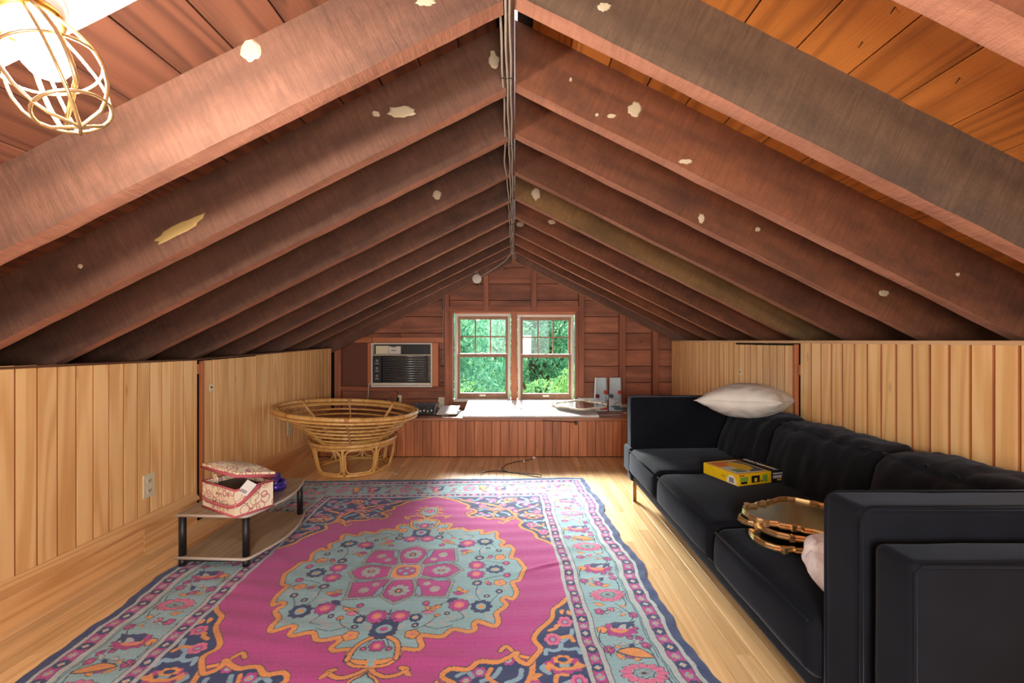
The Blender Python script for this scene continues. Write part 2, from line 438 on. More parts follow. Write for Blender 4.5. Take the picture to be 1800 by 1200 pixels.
for x in rows:
    vis = x < -1.0 or x > .42
    if not vis: b.box((x+.0006, .7, -.02), (x+bw-.0006, 3.399, 0))
    b.box((x+.0006, YN, -.02), (x+bw-.0006, .699, 0))
o = b.build('floor_boards_hidden', M['oak'], floor); o['kind'] = 'stuff'

# ---- knee walls
PW = .0824
pm = {}
def plank(h, wdt=PW):
    key = (round(h, 3), wdt)
    if key not in pm:
        # face in +X: flat board with a beaded groove at one edge
        b = MB(); g = .0045
        prof = [(0, 0), (.0145, 0), (.0145, .001), (.0145, wdt-.011), (.006, wdt-.008), (.006, wdt-.0012), (.008, wdt-.0006), (0, wdt-.0006)]
        n = len(prof)
        vs = [(p[0], p[1], 0) for p in prof]+[(p[0], p[1], h) for p in prof]
        fs = [tuple(range(n)), tuple(reversed(range(n, 2*n)))]+[(i, n+i, n+(i+1) % n, (i+1) % n) for i in range(n)]
        b.add(vs, fs)
        for fi in range(2, 2+n):
            if 2 <= fi-2+0 and fi-2 in (3, 4, 5): b.m[fi] = 1
        pm[key] = b.mesh('plank', [M['pine'], M['pine_groove']])
    return pm[key]
def side_wall(name, X, s, top, y_start):
    """s=+1: wall on the left, boards face +X"""
    w_ = struct(bx(name, (X-.045*s if s > 0 else X+.016, YN, 0), (X-.016 if s > 0 else X+.045, 5.0, top(2.0)-.012), M['black_gap']))
    return w_
def top_left(y):
    if y < 2.84: return 1.012-.022*(y-1.72)/1.12
    return .999+.038*(y-2.84)/2.08
def top_right(y): return 1.092+.008*(y-1.2)/3.7
def build_side(name, X, s, top, gap0, gap1, door_end, doorname):
    back = MB()
    x0, x1 = (X-.045, X-.017) if s > 0 else (X+.017, X+.045)
    for a_, b_ in ((YN, gap0-.004), (gap1, 5.0)):
        back.box((x0, a_, 0), (x1, b_, min(top(max(a_, 0)), top(b_))-.01))
    w_ = struct(back.build(name, M['black_gap']))
    door = struct(empty(doorname, (X, (gap1+door_end)/2, 0)))
    y = gap0-PW
    cnt = 0
    while y > -.3:
        h = top(y+.04)-.006
        o = link('plank', plank(h), w_, (X-.0145*s, y if s > 0 else y+PW, 0), (0, 0, 0 if s > 0 else math.pi)); y -= PW; cnt += 1
    b = MB()
    while y > YN:
        b.box((min(X-.0145*s, X), y, 0), (max(X-.0145*s, X), y+PW-.002, top(0)-.006)); y -= PW
    o = b.build('planks_behind_camera', M['pine'], w_); o['kind'] = 'stuff'
    # jamb posts beside the dark gap
    bx('jamb', (X-.03 if s > 0 else X-.0, gap0-.0, 0), (X if s > 0 else X+.03, gap0+.022, top(gap0)-.006), M['pine'], w_, .002)
    y = gap1+.026
    bx('door_edge', (0-.02 if s > 0 else 0-.002, gap1-(gap1+door_end)/2, .02), (.002 if s > 0 else .02, gap1+.024-(gap1+door_end)/2, top(gap1)-.012), M['orange'], door, .002)
    while y+PW < door_end+.02:
        h = top(y+.04)-.02
        link('plank', plank(h-.02), door, ((-.0125 if s > 0 else .0125), (y if s > 0 else y+PW)-(gap1+door_end)/2, .02), (0, 0, 0 if s > 0 else math.pi)); y += PW
    y += .004
    while y < 4.92:
        if y+PW > YG: break
        z0 = .0 if y < YB else .34
        h = top(y+.04)-.006
        link('plank', plank(h-z0), w_, (X-.0145*s, y if s > 0 else y+PW, z0), (0, 0, 0 if s > 0 else math.pi)); y += PW
    # black recess behind the gap and its cross cleat
    bx('recess', (X-.07 if s > 0 else X+.05, gap0-.02, 0), (X-.05 if s > 0 else X+.07, gap1+.05, top(gap0)-.01), M['black_gap'], w_)
    bx('cleat', (X-.035 if s > 0 else X+.004, gap0+.015, .90), (X-.004 if s > 0 else X+.035, gap1+.01, .96), M['orange'], w_)
    return w_, door
wl, dl = build_side('wall_left', XL, 1, top_left, 2.772, 2.835, 3.42, 'door_1')
wr, dr = build_side('wall_right', XR, -1, top_right, 2.672, 2.735, 3.53, 'door_2')
# caps on the knee walls
def cap(name, X0, X1, segs, top, mat, th):
    b = MB()
    for y0, y1 in segs:
        z0, z1 = top(y0+.001), top(y1-.001)
        vs = [(x, y, z+d) for (y, z) in ((y0, z0), (y1, z1)) for x in (X0, X1) for d in (-.006, th)]
        fs = [(0,1,3,2),(4,6,7,5),(0,4,5,1),(2,3,7,6),(0,2,6,4),(1,5,7,3)]
        b.add(vs, fs)
    return struct(b.build(name, mat))
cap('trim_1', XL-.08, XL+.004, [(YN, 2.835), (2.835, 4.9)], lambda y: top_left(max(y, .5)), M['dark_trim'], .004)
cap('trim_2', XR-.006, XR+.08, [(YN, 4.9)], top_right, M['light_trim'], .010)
# baseboards on the left wall (the right one is hidden by the sofa)
bl = struct(empty('baseboard_left', (XL, 0, 0)))
def base_board(parent, y0, y1, s=1):
    bx('board', (0, y0, 0), (.016*s if s > 0 else 0, y1, .139), M['pine_h'], parent, .001) if s > 0 else bx('board', (-.016, y0, 0), (0, y1, .139), M['pine_h'], parent, .001)
def base_cap(parent, y0, y1, s=1):
    prof = [(0, .139), (.030*s, .139), (.030*s, .150), (.004*s, .186), (0, .186)]
    vs = [(p[0], y, p[1]) for y in (y0, y1) for p in prof]; n = 5
    fs = [tuple(range(n)), tuple(reversed(range(n, 2*n)))]+[(i, n+i, n+(i+1) % n, (i+1) % n) for i in range(n)]
    MB().add(vs, fs).build('cap_moulding', M['pine_h'], parent)
for a_, b_ in ((-1.5, 2.372), (2.375, 2.772)): base_board(bl, a_, b_)
base_cap(bl, -1.5, 2.772)
base_board(bl, 3.43, YB); base_cap(bl, 3.43, YB)
br = struct(empty('baseboard_right', (XR, 0, 0)))
base_board(br, 0.2, 2.66, -1); base_cap(br, 0.2, 2.66, -1); base_board(br, 3.54, YB, -1); base_cap(br, 3.54, YB, -1)

# ---- lock plates on the knee wall doors
def keyplate(parent, x, y, z, s):
    e = MB().box((0, -.016, -.024), (.003*s if s > 0 else 0, .016, .024)) if s > 0 else MB().box((-.003, -.016, -.024), (0, .016, .024))
    k = e.build('key_plate', M['ivory'], parent, (x, y, z)); k['label'] = 'small brass coloured keyhole plate'
    MB().tube([(0,0,0), (.006*s,0,0)], .006, 10).build('keyhole', M['black_ink'], k, (0,0,.002))
keyplate(dl, .0025, 2.916-(2.835+3.42)/2, .805, 1)
keyplate(dr, -.0025, 3.405-(2.735+3.53)/2, .87, -1)

# ---- roof: boards, rafters, ridge
ceiling = struct(empty('ceiling', (0, 0, DECK)))
b = MB()
for s in (-1, 1):
    Mx = Matrix.Rotation(s*A, 4, 'Y')
    b.box((0 if s > 0 else -3.75, YN, .022), (3.75 if s > 0 else 0, 5.1, .06), 0, 0, Mx)
b.build('roof_underlay', M['black_gap'], ceiling)
pw = .1565
dm = {}
def deck_board(s, k, y0, y1, rz=0):
    L = round(y1-y0, 2)
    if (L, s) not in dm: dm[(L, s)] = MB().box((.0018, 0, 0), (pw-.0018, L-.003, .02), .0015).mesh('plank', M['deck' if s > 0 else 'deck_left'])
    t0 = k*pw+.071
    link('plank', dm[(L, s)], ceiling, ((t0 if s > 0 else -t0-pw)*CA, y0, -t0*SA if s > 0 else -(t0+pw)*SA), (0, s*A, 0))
rnd = random.Random(11)
for s in (-1, 1):
    for k in range(17):
        cuts = [-.2]; 
        while cuts[-1] < 4.9: cuts.append(min(4.96, round(cuts[-1]+rnd.choice([1.2, 1.8, 2.4]), 2)))
        if cuts[-1]-cuts[-2] < .3: cuts.pop(-2)
        for a_, b_ in zip(cuts, cuts[1:]): deck_board(s, k, a_, b_)
b = MB()
for s in (-1, 1):
    Mx = Matrix.Rotation(s*A, 4, 'Y')
    lo, hi = (17*pw+.071, 3.7) if s > 0 else (-3.7, -17*pw-.071)
    b.box((lo, -.2, 0), (hi, 4.96, .02), 0, 0, Mx)
    lo, hi = (0, 3.7) if s > 0 else (-3.7, 0)
    b.box((lo, YN, 0), (hi, -.203, .02), 0, 0, Mx)
o = b.build('eave_boards', M['deck'], ceiling); o['kind'] = 'stuff'

RY = [.808, 1.288, 1.717, 2.112, 2.575, 3.03, 3.48, 4.0, 4.42, 4.82]
TH = .055
rafters = {}
def rafter(s, y1, th, depth, mat, seed, tmax=3.62, x0=None):
    if x0 is None: x0 = .032 if s < 0 else .0
    n = 60; vs = []; fs = []
    ztop = 0.0
    rn = random.Random(seed)
    for i in range(n+1):
        for j, (q, yy) in enumerate(((0, 0), (0, th), (depth, th), (depth, 0))):
            t0 = (x0+q*SA)/CA; t_ = t0+(tmax-t0)*i/n
            P = Vector((t_*3+seed, q*9+yy*30, seed*.3))
            dq = noise.noise(P*3)*.0028 if j > 1 else 0
            dy = noise.noise(P*3.7+Vector((9, 0, 0)))*.0022
            vs.append((s*t_, yy-th+dy, -(q+dq)))
    for i in range(n):
        for j in range(4):
            k = (j+1) % 4; f = (i*4+j, i*4+k, (i+1)*4+k, (i+1)*4+j)
            fs.append(f if s > 0 else tuple(reversed(f)))
    fs.append((3,2,1,0) if s > 0 else (0,1,2,3)); q = n*4; fs.append((q,q+1,q+2,q+3) if s > 0 else (q+3,q+2,q+1,q))
    mb = MB().add(vs, fs)
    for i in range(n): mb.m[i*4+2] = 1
    return mb.build('rafter', [mat, M['rafter_bounce']], ceiling, (0, y1, 0), (0, s*A, 0))
for i, y in enumerate(RY):
    for s in (-1, 1):
        m = M['rafter'] if s < 0 else M['rafter_red']
        if s > 0 and i == 1: m = M['rafter_grey']
        if s > 0 and i == 5: m = M['rafter_tan']
        if s < 0 and i == 0: m = M['pale_beam']
        rafters[(s, i)] = rafter(s, y, .068 if i == 0 else TH, .21, m, i*7+s*3+20)
for s in (-1, 1):      # rake rafters against the gable
    rafter(s, YG-.012, .05, .281, M['rafter'], 90+s)
rb = bx('ridge_board', (-.032, -2.4, -.235), (-.0005, 4.86, 0), M['rafter'], ceiling, .002)

# plaster dabs on the rafter faces
def on_rafter(px, py):
    for i, y in enumerate(RY):
        th = .068 if i == 0 else TH
        Y = y-th; X = (px-905)/800*Y; Z = H-(py-600)/800*Y
        s = 1 if X > 0 else -1
        t_ = abs(X)*CA+(DECK-Z)*SA; q = -(abs(X)*SA)+(DECK-Z)*CA
        if 0 <= q <= .212 and t_ > .04: return s, i, t_, q, Y
    return None
def dab(px, py, rx, ry, seed, mat='plaster', name='plaster_patch', ang=0.0, th=.004):
    r_ = on_rafter(px, py)
    if not r_: return
    s, i, t_, q, Y = r_; k = Y/800; rn = random.Random(seed); n = 18
    pts = []
    for a_ in range(n):
        an = 2*math.pi*a_/n; w_ = .8+.35*rn.random()
        x, z = rx*k*w_*math.cos(an), ry*k*w_*math.sin(an)
        x, z = x*math.cos(ang)-z*math.sin(ang), x*math.sin(ang)+z*math.cos(ang)
        c_, s_ = math.cos(s*A), math.sin(s*A)
        pts.append((x*c_-z*s_, x*s_+z*c_))
    b = MB(); vs = [(0, -.065 if i == 0 else -.0, 0)]
    vs = [(0, -th, 0)]+[(p[0]*.72, -th*.9, p[1]*.72) for p in pts]+[(p[0], .003, p[1]) for p in pts]
    fs = [(0, 1+a_, 1+(a_+1) % n) for a_ in range(n)]+[(1+a_, 1+n+a_, 1+n+(a_+1) % n, 1+(a_+1) % n) for a_ in range(n)]
    b.add(vs, fs)
    b.build(name, M[mat], rafters[(s, i)], (s*t_, -(.068 if i == 0 else TH)-.0005, -q))
for j, d in enumerate([(440,88,19,23), (748,2,20,10), (868,106,10,16), (706,196,27,12), (661,200,8,6), (1116,193,13,15), (1075,204,9,4.5),
        (1049,202,4,3.5), (1062,13,14,9), (1233,384,7,10), (1332,403,5.5,4.5), (942,341,8,12), (1554,515,10,7), (1683,482,4,4),
        (1205,284,14,5), (970,390,7,5), (914,394,8,5), (1003,140,3,4), (768,342,9,9), (141,468,5,5), (866,93,5,4)]):
    dab(*d, seed=j, th=.004 if j != 19 else .002)
dab(315, 402, 62, 11, 98, 'yellow_smear', 'paint_smear', ang=R(28), th=.0012)

# nails poking through the roof boards
nm = MB().tube([(0,0,0), (0,0,-.017)], .0015, 6).mesh('nail', M['rust'])
for px, py, Y in ((1574,75,1.02), (1517,117,1.13), (1727,98,1.0), (1345,257,1.58), (1432,275,1.6), (1560,300,1.3), (1688,122,1.1), (1645,45,.92), (1618,388,1.6), (1365,20,1.0), (240,110,.98), (350,22,1.0), (60,215,.95)):
    X = (px-905)/800*Y; s = 1 if X > 0 else -1
    z = DECK-abs(X)*.5
    link('nail', nm, ceiling, (X, Y, z-DECK+.002), (R(8), s*A*1.0+R(6), 0))

# ---- gable wall (back) with window opening
wb = MB()
WX0, WX1, WZ0, WZ1 = gx(795), gx(1013), gz(704), gz(547)
wb.box((-3.3, 4.985, -.06), (WX0, 5.06, 2.35)); wb.box((WX1, 4.985, -.06), (3.3, 5.06, 2.35))
wb.box((WX0, 4.985, -.06), (WX1, 5.06, WZ0)); wb.box((WX0, 4.985, WZ1), (WX1, 5.06, 2.35))
wall_back = struct(wb.build('wall_back', M['black_gap']))
gm = {}
def gboard(x0, x1, z0, z1):
    key = (round(x1-x0, 2), round(z1-z0, 3))
    if key not in gm: gm[key] = MB().box((0, 0, .0025), (key[0]-.002, .02, key[1]-.0025), .002).mesh('siding_board', M['gable'])
    link('siding_board', gm[key], wall_back, (x0, 4.96, z0))
rnd = random.Random(5)
z = gz(498)+.179; rowsz = []
zt = gz(498)
zs = [zt+.179, zt]
while zs[-1] > .3: zs.append(zs[-1]-.179)
zs = [zt+.358]+zs
for z1, z0 in zip(zs, zs[1:]):
    halfw = min(2.05, (2.3-z0)/.5)
    spans = [(-halfw, gx(786)), (gx(786), gx(1021)), (gx(1021), halfw)]
    for k, (a_, b_) in enumerate(spans):
        if k == 1 and z0 < WZ1-.01 and z1 > WZ0+.01:
            if z0 < WZ0: gboard(a_, b_, z0, WZ0)
            if z1 > WZ1+.02: gboard(a_, b_, WZ1, z1)
            continue
        if k == 0 and b_-a_ > 1.0:
            c_ = a_+(b_-a_)*rnd.uniform(.35, .7); gboard(a_, c_, z0, z1); gboard(c_, b_, z0, z1)
        elif k == 2 and b_-a_ > .9:
            c_ = gx(1093) if rnd.random() < .5 else gx(1151)
            gboard(a_, c_, z0, z1); gboard(c_, b_, z0, z1)
        elif b_-a_ > .05: gboard(a_, b_, z0, z1)
rake = lambda x: RID-.075-abs(x)*.5+.02
def stud(x0, x1, z0, z1, mat='stud', name='stud', d=.075, yf=None):
    yb = 4.96; yf = yb-d if yf is None else yf
    return bx(name, (gx(x0), yf, z0), (gx(x1), yb, z1), M[mat], wall_back, .002)
BT = .375
stud(850, 859, gz(547), rake(gx(850))); stud(933, 943, gz(547), rake(gx(943)))
stud(1017, 1026, BT, rake(gx(1026))); stud(1088, 1098, BT, rake(gx(1098))); stud(1146, 1156, BT, rake(gx(1156)))
stud(782, 790, BT, rake(gx(782))); stud(589, 600, BT, rake(gx(600))+.05, d=.06)
stud(790, 1017, gz(547), gz(538), 'stud_h', 'header', .07)
stud(790.2, 796, BT, gz(547), 'stud', 'jack_stud', .06); stud(1011, 1016.8, BT, gz(547), 'stud', 'jack_stud', .06)
stud(898.5, 909, gz(704), gz(547), 'orange', 'mullion', .065)
stud(797, 898.4, gz(551), gz(547.3), 'orange_h', 'head_trim', .06); stud(909.2, 1011, gz(553), gz(547.3), 'orange_h', 'head_trim', .06)
# framing around the air conditioner
stud(600, 655, gz(602), gz(593), 'orange_h', 'rail', .06); stud(655.6, 781.6, gz(602), gz(593), 'orange_h', 'rail', .06)
stud(600, 781.6, gz(687), gz(678.5), 'stud_h', 'rail', .06)
stud(648, 655.6, gz(678), gz(602.4), 'orange'); stud(761.5, 771.5, gz(678), gz(602.4), 'orange', d=.085)
bx('hardboard_panel', (gx(600.5), 4.945, gz(678)), (gx(647.5), 4.958, gz(602.4)), M['panel_brown'], wall_back)
stud(686, 698, BT, gz(687.4), 'stud', 'cripple_stud', .06)
# eave closures and the gable behind the camera with an opening added behind the fill light
for i, s in enumerate((-1, 1)):
    struct(bx('trim_%d' % (3+i), (s*3.25-.04, YN, -.06), (s*3.25+.04, 5.06, .75), M['black_gap']))
wf = MB(); y0, y1 = YN-.2, YN-.12
wf.box((-3.3, y0, -.06), (-.75, y1, 2.35)); wf.box((.95, y0, -.06), (3.3, y1, 2.35))
wf.box((-.75, y0, -.06), (.95, y1, .7)); wf.box((-.75, y0, 1.8), (.95, y1, 2.35))
struct(wf.build('wall_front', M['gable']))

# ---- windows
def window(name, x0, x1, yt, yb, mid):
    wn = struct(empty(name, (gx((x0+x1)/2), 4.96, gz(yb))))
    ox, oy, oz = wn.location
    def p(nm, a0, a1, b0, b1, ya, yb_, mat, c=.001, par=wn):
        cx, cy, cz = (gx(a0)+gx(a1))/2, (ya+yb_)/2, (gz(b0)+gz(b1))/2
        hx, hy, hz = abs(gx(a1)-gx(a0))/2, (yb_-ya)/2, abs(gz(b1)-gz(b0))/2
        pl = par.location if par is not wn else Vector((0,0,0))
        return MB().box((-hx,-hy,-hz), (hx,hy,hz), c).build(nm, M[mat], par, (cx-ox-pl.x, cy-oy-pl.y, cz-oz-pl.z))
    # white liner
    p('liner', x0, x0+4.4, yt, yb, 4.93, 5.05, 'white_trim'); p('liner', x1-4.4, x1, yt, yb, 4.93, 5.05, 'white_trim')
    p('liner', x0+4.4, x1-4.4, yt, yt+4, 4.93, 5.05, 'white_trim')
    p('sill', x0-1.5, x1+1.5, yb, yb+4.5, 4.90, 5.05, 'white_trim')
    def sash(nm, a0, a1, b0, b1, ya, st, tp, bt, grid):
        s_ = p(nm, a0, a0+st, b0, b1, ya, ya+.035, 'sash')
        p('stile', a1-st, a1, b0, b1, ya, ya+.035, 'sash', par=s_)
        p('rail', a0+st, a1-st, b0, b0+tp, ya, ya+.035, 'sash', par=s_)
        p('rail', a0+st, a1-st, b1-bt, b1, ya, ya+.035, 'sash', par=s_)
        i0, i1, j0, j1 = a0+st, a1-st, b0+tp, b1-bt
        if grid:
            for k in (1, 2):
                xx = i0+(i1-i0)*k/3; p('muntin', xx-1.1, xx+1.1, j0, j1, ya+.006, ya+.03, 'sash', par=s_)
            yy = (j0+j1)/2-.3
            for k in range(3):
                g0 = i0+(i1-i0)*k/3+(1.1 if k else 0); g1 = i0+(i1-i0)*(k+1)/3-(1.1 if k < 2 else 0)
                p('muntin', g0, g1, yy-1.1, yy+1.1, ya+.006, ya+.03, 'sash', par=s_)
                p('pane', g0, g1, j0, yy-1.1, ya+.016, ya+.019, 'glass', 0, par=s_)
                p('pane', g0, g1, yy+1.1, j1, ya+.016, ya+.019, 'glass', 0, par=s_)
        else: p('pane', i0, i1, j0, j1, ya+.016, ya+.019, 'glass', 0, par=s_)
        return s_
    ux0, ux1 = x0+4.6, x1-4.6
    sash('upper_sash', ux0, ux1, yt+4.2, mid+4.5, 4.995, 4.0, 5.5, 4.3, True)
    ls = sash('lower_sash', ux0-.3, ux1+.3, mid, yb-.2, 4.955, 4.4, 5.2, 9.5, False)
    p('stop', ux0, ux1, mid-1.3, mid-.2, 4.95, 4.99, 'white_trim')
    cx_ = (x0+x1)/2
    p('sash_lock', cx_-3, cx_+3, mid-2.6, mid-1.4, 4.955, 4.975, 'grey')
    p('sash_lift', cx_-5.5, cx_+5.5, yb-7.4, yb-4.2, 4.943, 4.955, 'champagne', par=ls)
    return wn
window('window_1', 799, 897, 551, 701, 622.5)
window('window_2', 910.5, 1009, 552.5, 702, 623.5)

# ---- outside: ground and trees
struct(bx('lawn', (-30, 5.3, -3.1), (30, 45, -3.0), M['hill']))
def leaf_mesh(name, cens, n, size, mat, seed):
    r = np.random.RandomState(seed)
    cens = np.array(cens); wts = cens[:,3]**2; wts /= wts.sum()
    ci = r.choice(len(cens), n, p=wts)
    d = r.normal(size=(n,3)); d /= np.linalg.norm(d, axis=1)[:,None]
    rad = cens[ci,3]*(.55+.45*r.rand(n)**.5)
    P = cens[ci,:3]+d*rad[:,None]*np.array([1,1,.75])
    a = r.normal(size=(n,3)); a /= np.linalg.norm(a, axis=1)[:,None]
    a[:,2] -= .5; a /= np.linalg.norm(a, axis=1)[:,None]
    b_ = np.cross(a, r.normal(size=(n,3))); b_ /= np.linalg.norm(b_, axis=1)[:,None]
    s_ = size*(.6+.8*r.rand(n))[:,None]
    V = np.stack([P-a*s_, P+b_*s_*.33, P+a*s_, P-b_*s_*.33], 1).reshape(-1,3)
    me = bpy.data.meshes.new(name); me.vertices.add(4*n); me.vertices.foreach_set('co', V.ravel())
    me.loops.add(4*n); me.loops.foreach_set('vertex_index', np.arange(4*n)); me.polygons.add(n)
    me.polygons.foreach_set('loop_start', np.arange(0, 4*n, 4)); me.polygons.foreach_set('loop_total', np.full(n, 4))
    me.materials.append(mat); me.update(); me.validate(); return me
def tree(loc, h, spread, n, size, mat, label, seed):
    e = tag(empty('tree', loc), label, 'tree')
    r = random.Random(seed); cens = []
    b = MB(); b.tube([(0,0,0), (.1,0,h*.4), (-.05,.1,h*.8)], [.16,.12,.05], 8)
    for k in range(30):
        an = r.uniform(0, 6.28); rr = spread*r.uniform(.05, .85); zz = h*r.uniform(.30, .93)
        c_ = (rr*math.cos(an), rr*math.sin(an)*.6, zz); cens.append((*c_, spread*r.uniform(.24, .40)))
        b.tube([(.03,0,zz*.55), (c_[0]*.5, c_[1]*.5, zz*.8), c_], [.05,.03,.012], 5)
    b.build('trunk', M['bark'], e)
    f = link('foliage', leaf_mesh('foliage', cens, n, size, mat, seed), e); f['kind'] = 'stuff'
tree((-1.75, 8.8, -3), 5.2, 1.7, 26000, .052, M['leaf_a'], 'blue green tree filling the left window', 1)
tree((1.85, 8.6, -3), 4.3, 1.5, 22000, .050, M['leaf_b'], 'bright green tree low in the right window', 2)
tree((0.5, 11.8, -3), 6.3, 2.4, 30000, .060, M['leaf_a'], 'darker tree behind the bright one, seen in both windows', 3)
tree((-5.0, 12.0, -3), 6.0, 2.0, 5000, .09, M['leaf_b'], 'yellow green tree at the left edge of the left window', 4)
tree((0.0, 16.5, -3), 7.2, 3.6, 26000, .085, M['leaf_b'], 'sunlit tree standing farthest back beyond both windows', 5)
tree((5.6, 12.5, -3), 5.8, 2.2, 4000, .11, M['leaf_a'], 'tree standing right of the darker one outside', 6)

# ================================================================== BUILT-IN BENCH
bench = tag(empty('window_bench', ((XL+XR)/2, YB, 0)), 'built-in brown wooden bench running under the windows', 'bench')
bo = bench.location
bm_ = MB().box((0, 0, 0), (PW-.0025, .016, .338), .0025).mesh('plank', M['bench'])
k = 0; x = XL+.002
while x+PW < XR: link('plank', bm_, bench, (x-bo.x, 0, .004)); x += PW
bx('backing', (XL-bo.x, .018, 0), (XR-bo.x, .05, .34), M['black_gap'], bench)
bx('bench_top', (XL+.002-bo.x, -.012, .345), (XR-.002-bo.x, .625, .375), M['bench_top'], bench, .003)
bx('apron_shadow_gap', (gx(1000)-bo.x+.0, .006, .335), (XR-bo.x-.002, .03, .3445), M['black_gap'], bench)

# ================================================================== RUG
def rug():
    HU, HV = 1.131, 1.435; VC = -.022
    rng = np.random.RandomState(4)
    us = np.linspace(-HU, HU, 760)
    vs = np.concatenate([np.arange(-HV, -.80, .02), np.arange(-.80, -.2, .0026), np.arange(-.2, .45, .0035), np.arange(.45, HV, .006), [HV]])
    U, V = np.meshgrid(us, vs); Vc = V-VC
    AU, AV = np.abs(U), np.abs(Vc)
    wob = lambda s, a: a*(np.sin(U*s*1.3+V*s*.7)+np.sin(V*s*1.1-U*s*.5+1))
    # a little hand-woven wobble
    U2 = U+wob(31, .0010); AUw = np.abs(U2); AVw = np.abs(Vc+wob(27, .0010))
    c = lambda r, g, b: np.array(rgb(r, g, b)[:3])
    MAG, TEAL, NAVY, ORG, GRY, PNK, INK, LT = c(184,72,146), c(142,182,192), c(46,66,112), c(226,154,92), c(168,178,182), c(222,120,160), c(62,64,84), c(150,190,214)
    Cc = np.empty(U.shape+(3,)); Cc[:] = MAG
    def put(mask, col):
        Cc[mask] = col
    def softput(w_, col): Cc[:] = Cc*(1-w_[...,None])+col*w_[...,None]
    def inpoly(X, Y, poly):
        ins = np.zeros(X.shape, bool); n = len(poly); j = n-1
        for i in range(n):
            xi, yi = poly[i]; xj, yj = poly[j]
            if yi != yj:
                ins ^= ((yi > Y) != (yj > Y)) & (X < (xj-xi)*(Y-yi)/(yj-yi)+xi)
            j = i
        return ins
    def dline(X, Y, pts, closed=False):
        D = np.full(X.shape, 9.0); n = len(pts)
        for i in range(n if closed else n-1):
            a, b = np.array(pts[i]), np.array(pts[(i+1) % n]); ab = b-a; L2 = (ab**2).sum()+1e-12
            t = np.clip(((X-a[0])*ab[0]+(Y-a[1])*ab[1])/L2, 0, 1)
            D = np.minimum(D, np.hypot(X-a[0]-t*ab[0], Y-a[1]-t*ab[1]))
        return D
    def smooth(pts, k=4, closed=False):
        P = [np.array(p) for p in pts]; n = len(P); out = []
        for i in range(n if closed else n-1):
            p0 = P[i-1] if (closed or i > 0) else P[i]; p1 = P[i]; p2 = P[(i+1) % n]
            p3 = P[(i+2) % n] if (closed or i+2 < n) else p2
            for q in range(k):
                t = q/k
                out.append(tuple(.5*((2*p1)+(-p0+p2)*t+(2*p0-5*p1+4*p2-p3)*t*t+(-p0+3*p1-3*p2+p3)*t**3)))
        if not closed: out.append(tuple(P[-1]))
        return out
    def region(X, Y, cx, cy, r):
        return None
    def window_(X, Y, cx, cy, r):
        m = (np.abs(X-cx) < r) & (np.abs(Y-cy) < r)
        if not m.any(): return None
        return np.nonzero(m)
    def flower(X, Y, cx, cy, r, n, cp, cm, cc_, fx=1.0, fy=1.0, line=True, clip=None):
        w_ = window_(X, Y, cx, cy, r*1.5)
        if w_ is None: return
        x = (X[w_]-cx)/fx; y = (Y[w_]-cy)/fy; rho = np.hypot(x, y); an = np.arctan2(y, x)
        edge = r*(.80+.20*np.abs(np.cos(n*an/2)))
        cols = Cc[w_]; m0 = np.ones(rho.shape, bool) if clip is None else clip[w_]
        if line: cols[(rho < edge+.0035) & m0] = INK
        cols[(rho < edge) & m0] = cp
        if n >= 7:
            cols[(rho < edge) & (rho > r*.5) & (np.abs(np.sin(n*an/2+0)) > .985) & m0] = cp*.6
        cols[(rho < r*.50) & m0] = cm; cols[(rho < r*.26) & m0] = cc_
        Cc[w_] = cols
    def leaf(X, Y, cx, cy, L, wd, ang, col, line=True):
        w_ = window_(X, Y, cx, cy, L*1.3)
        if w_ is None: return
        x = X[w_]-cx; y = Y[w_]-cy; ca, sa = math.cos(ang), math.sin(ang)
        p = (x*ca+y*sa)/L; q = (-x*sa+y*ca)/(wd)+.5*(p*p)
        f = np.abs(q)-(1-p*p); cols = Cc[w_]
        if line: cols[(f < .28) & (np.abs(p) < 1.08)] = INK*1.2
        cols[(f < 0) & (np.abs(p) < 1)] = col; Cc[w_] = cols
    def stroke(X, Y, pts, wd, col, sm=True, clip=None, line=None):
        P = smooth(pts) if sm else pts
        xs = [p[0] for p in P]; ys = [p[1] for p in P]
        m = (X > min(xs)-.03) & (X < max(xs)+.03) & (Y > min(ys)-.03) & (Y < max(ys)+.03)
        if clip is not None: m &= clip
        w_ = np.nonzero(m)
        if len(w_[0]) == 0: return
        D = dline(X[w_], Y[w_], P); cols = Cc[w_]
        if line is not None: cols[D < wd+.004] = line
        cols[D < wd] = col; Cc[w_] = cols
    # ---------- spandrels (four corners)
    FU, FV = .727, 1.03
    spb = [(.0, 1.04), (.035, 1.02), (.10, .985), (.16, .95), (.20, .90), (.245, .85), (.235, .81), (.275, .785), (.30, .735), (.25, .69), (.272, .655), (.33, .66),
           (.37, .625), (.43, .63), (.47, .61), (.50, .585), (.495, .615), (.53, .645), (.555, .62), (.585, .565), (.565, .515), (.60, .455), (.645, .395), (.66, .335), (.70, .295), (.73, .255)]
    sps = smooth(spb, 4)
    pol = sps+[(.80, .25), (.80, 1.10), (0, 1.10)]
    infield = (AU < FU) & (AV < FV)
    SX, SY = AUw, AVw
    insp = inpoly(SX, SY, pol) & infield
    put(insp, NAVY)
    D = np.full(U.shape, 9.0); m = infield & (AV > .2); w_ = np.nonzero(m); D[w_] = dline(SX[w_], SY[w_], sps)
    Sc = insp.copy()
    # inner orange spray dividing the spandrel
    stroke(SX, SY, [(.555, .625), (.54, .70), (.50, .77), (.44, .83), (.36, .88), (.27, .92), (.18, .97)], .010, ORG, clip=Sc)
    stroke(SX, SY, [(.54, .70), (.58, .76), (.64, .79), (.70, .86)], .008, ORG, clip=Sc)
    stroke(SX, SY, [(.44, .83), (.47, .89), (.53, .93), (.56, .99)], .008, ORG, clip=Sc)
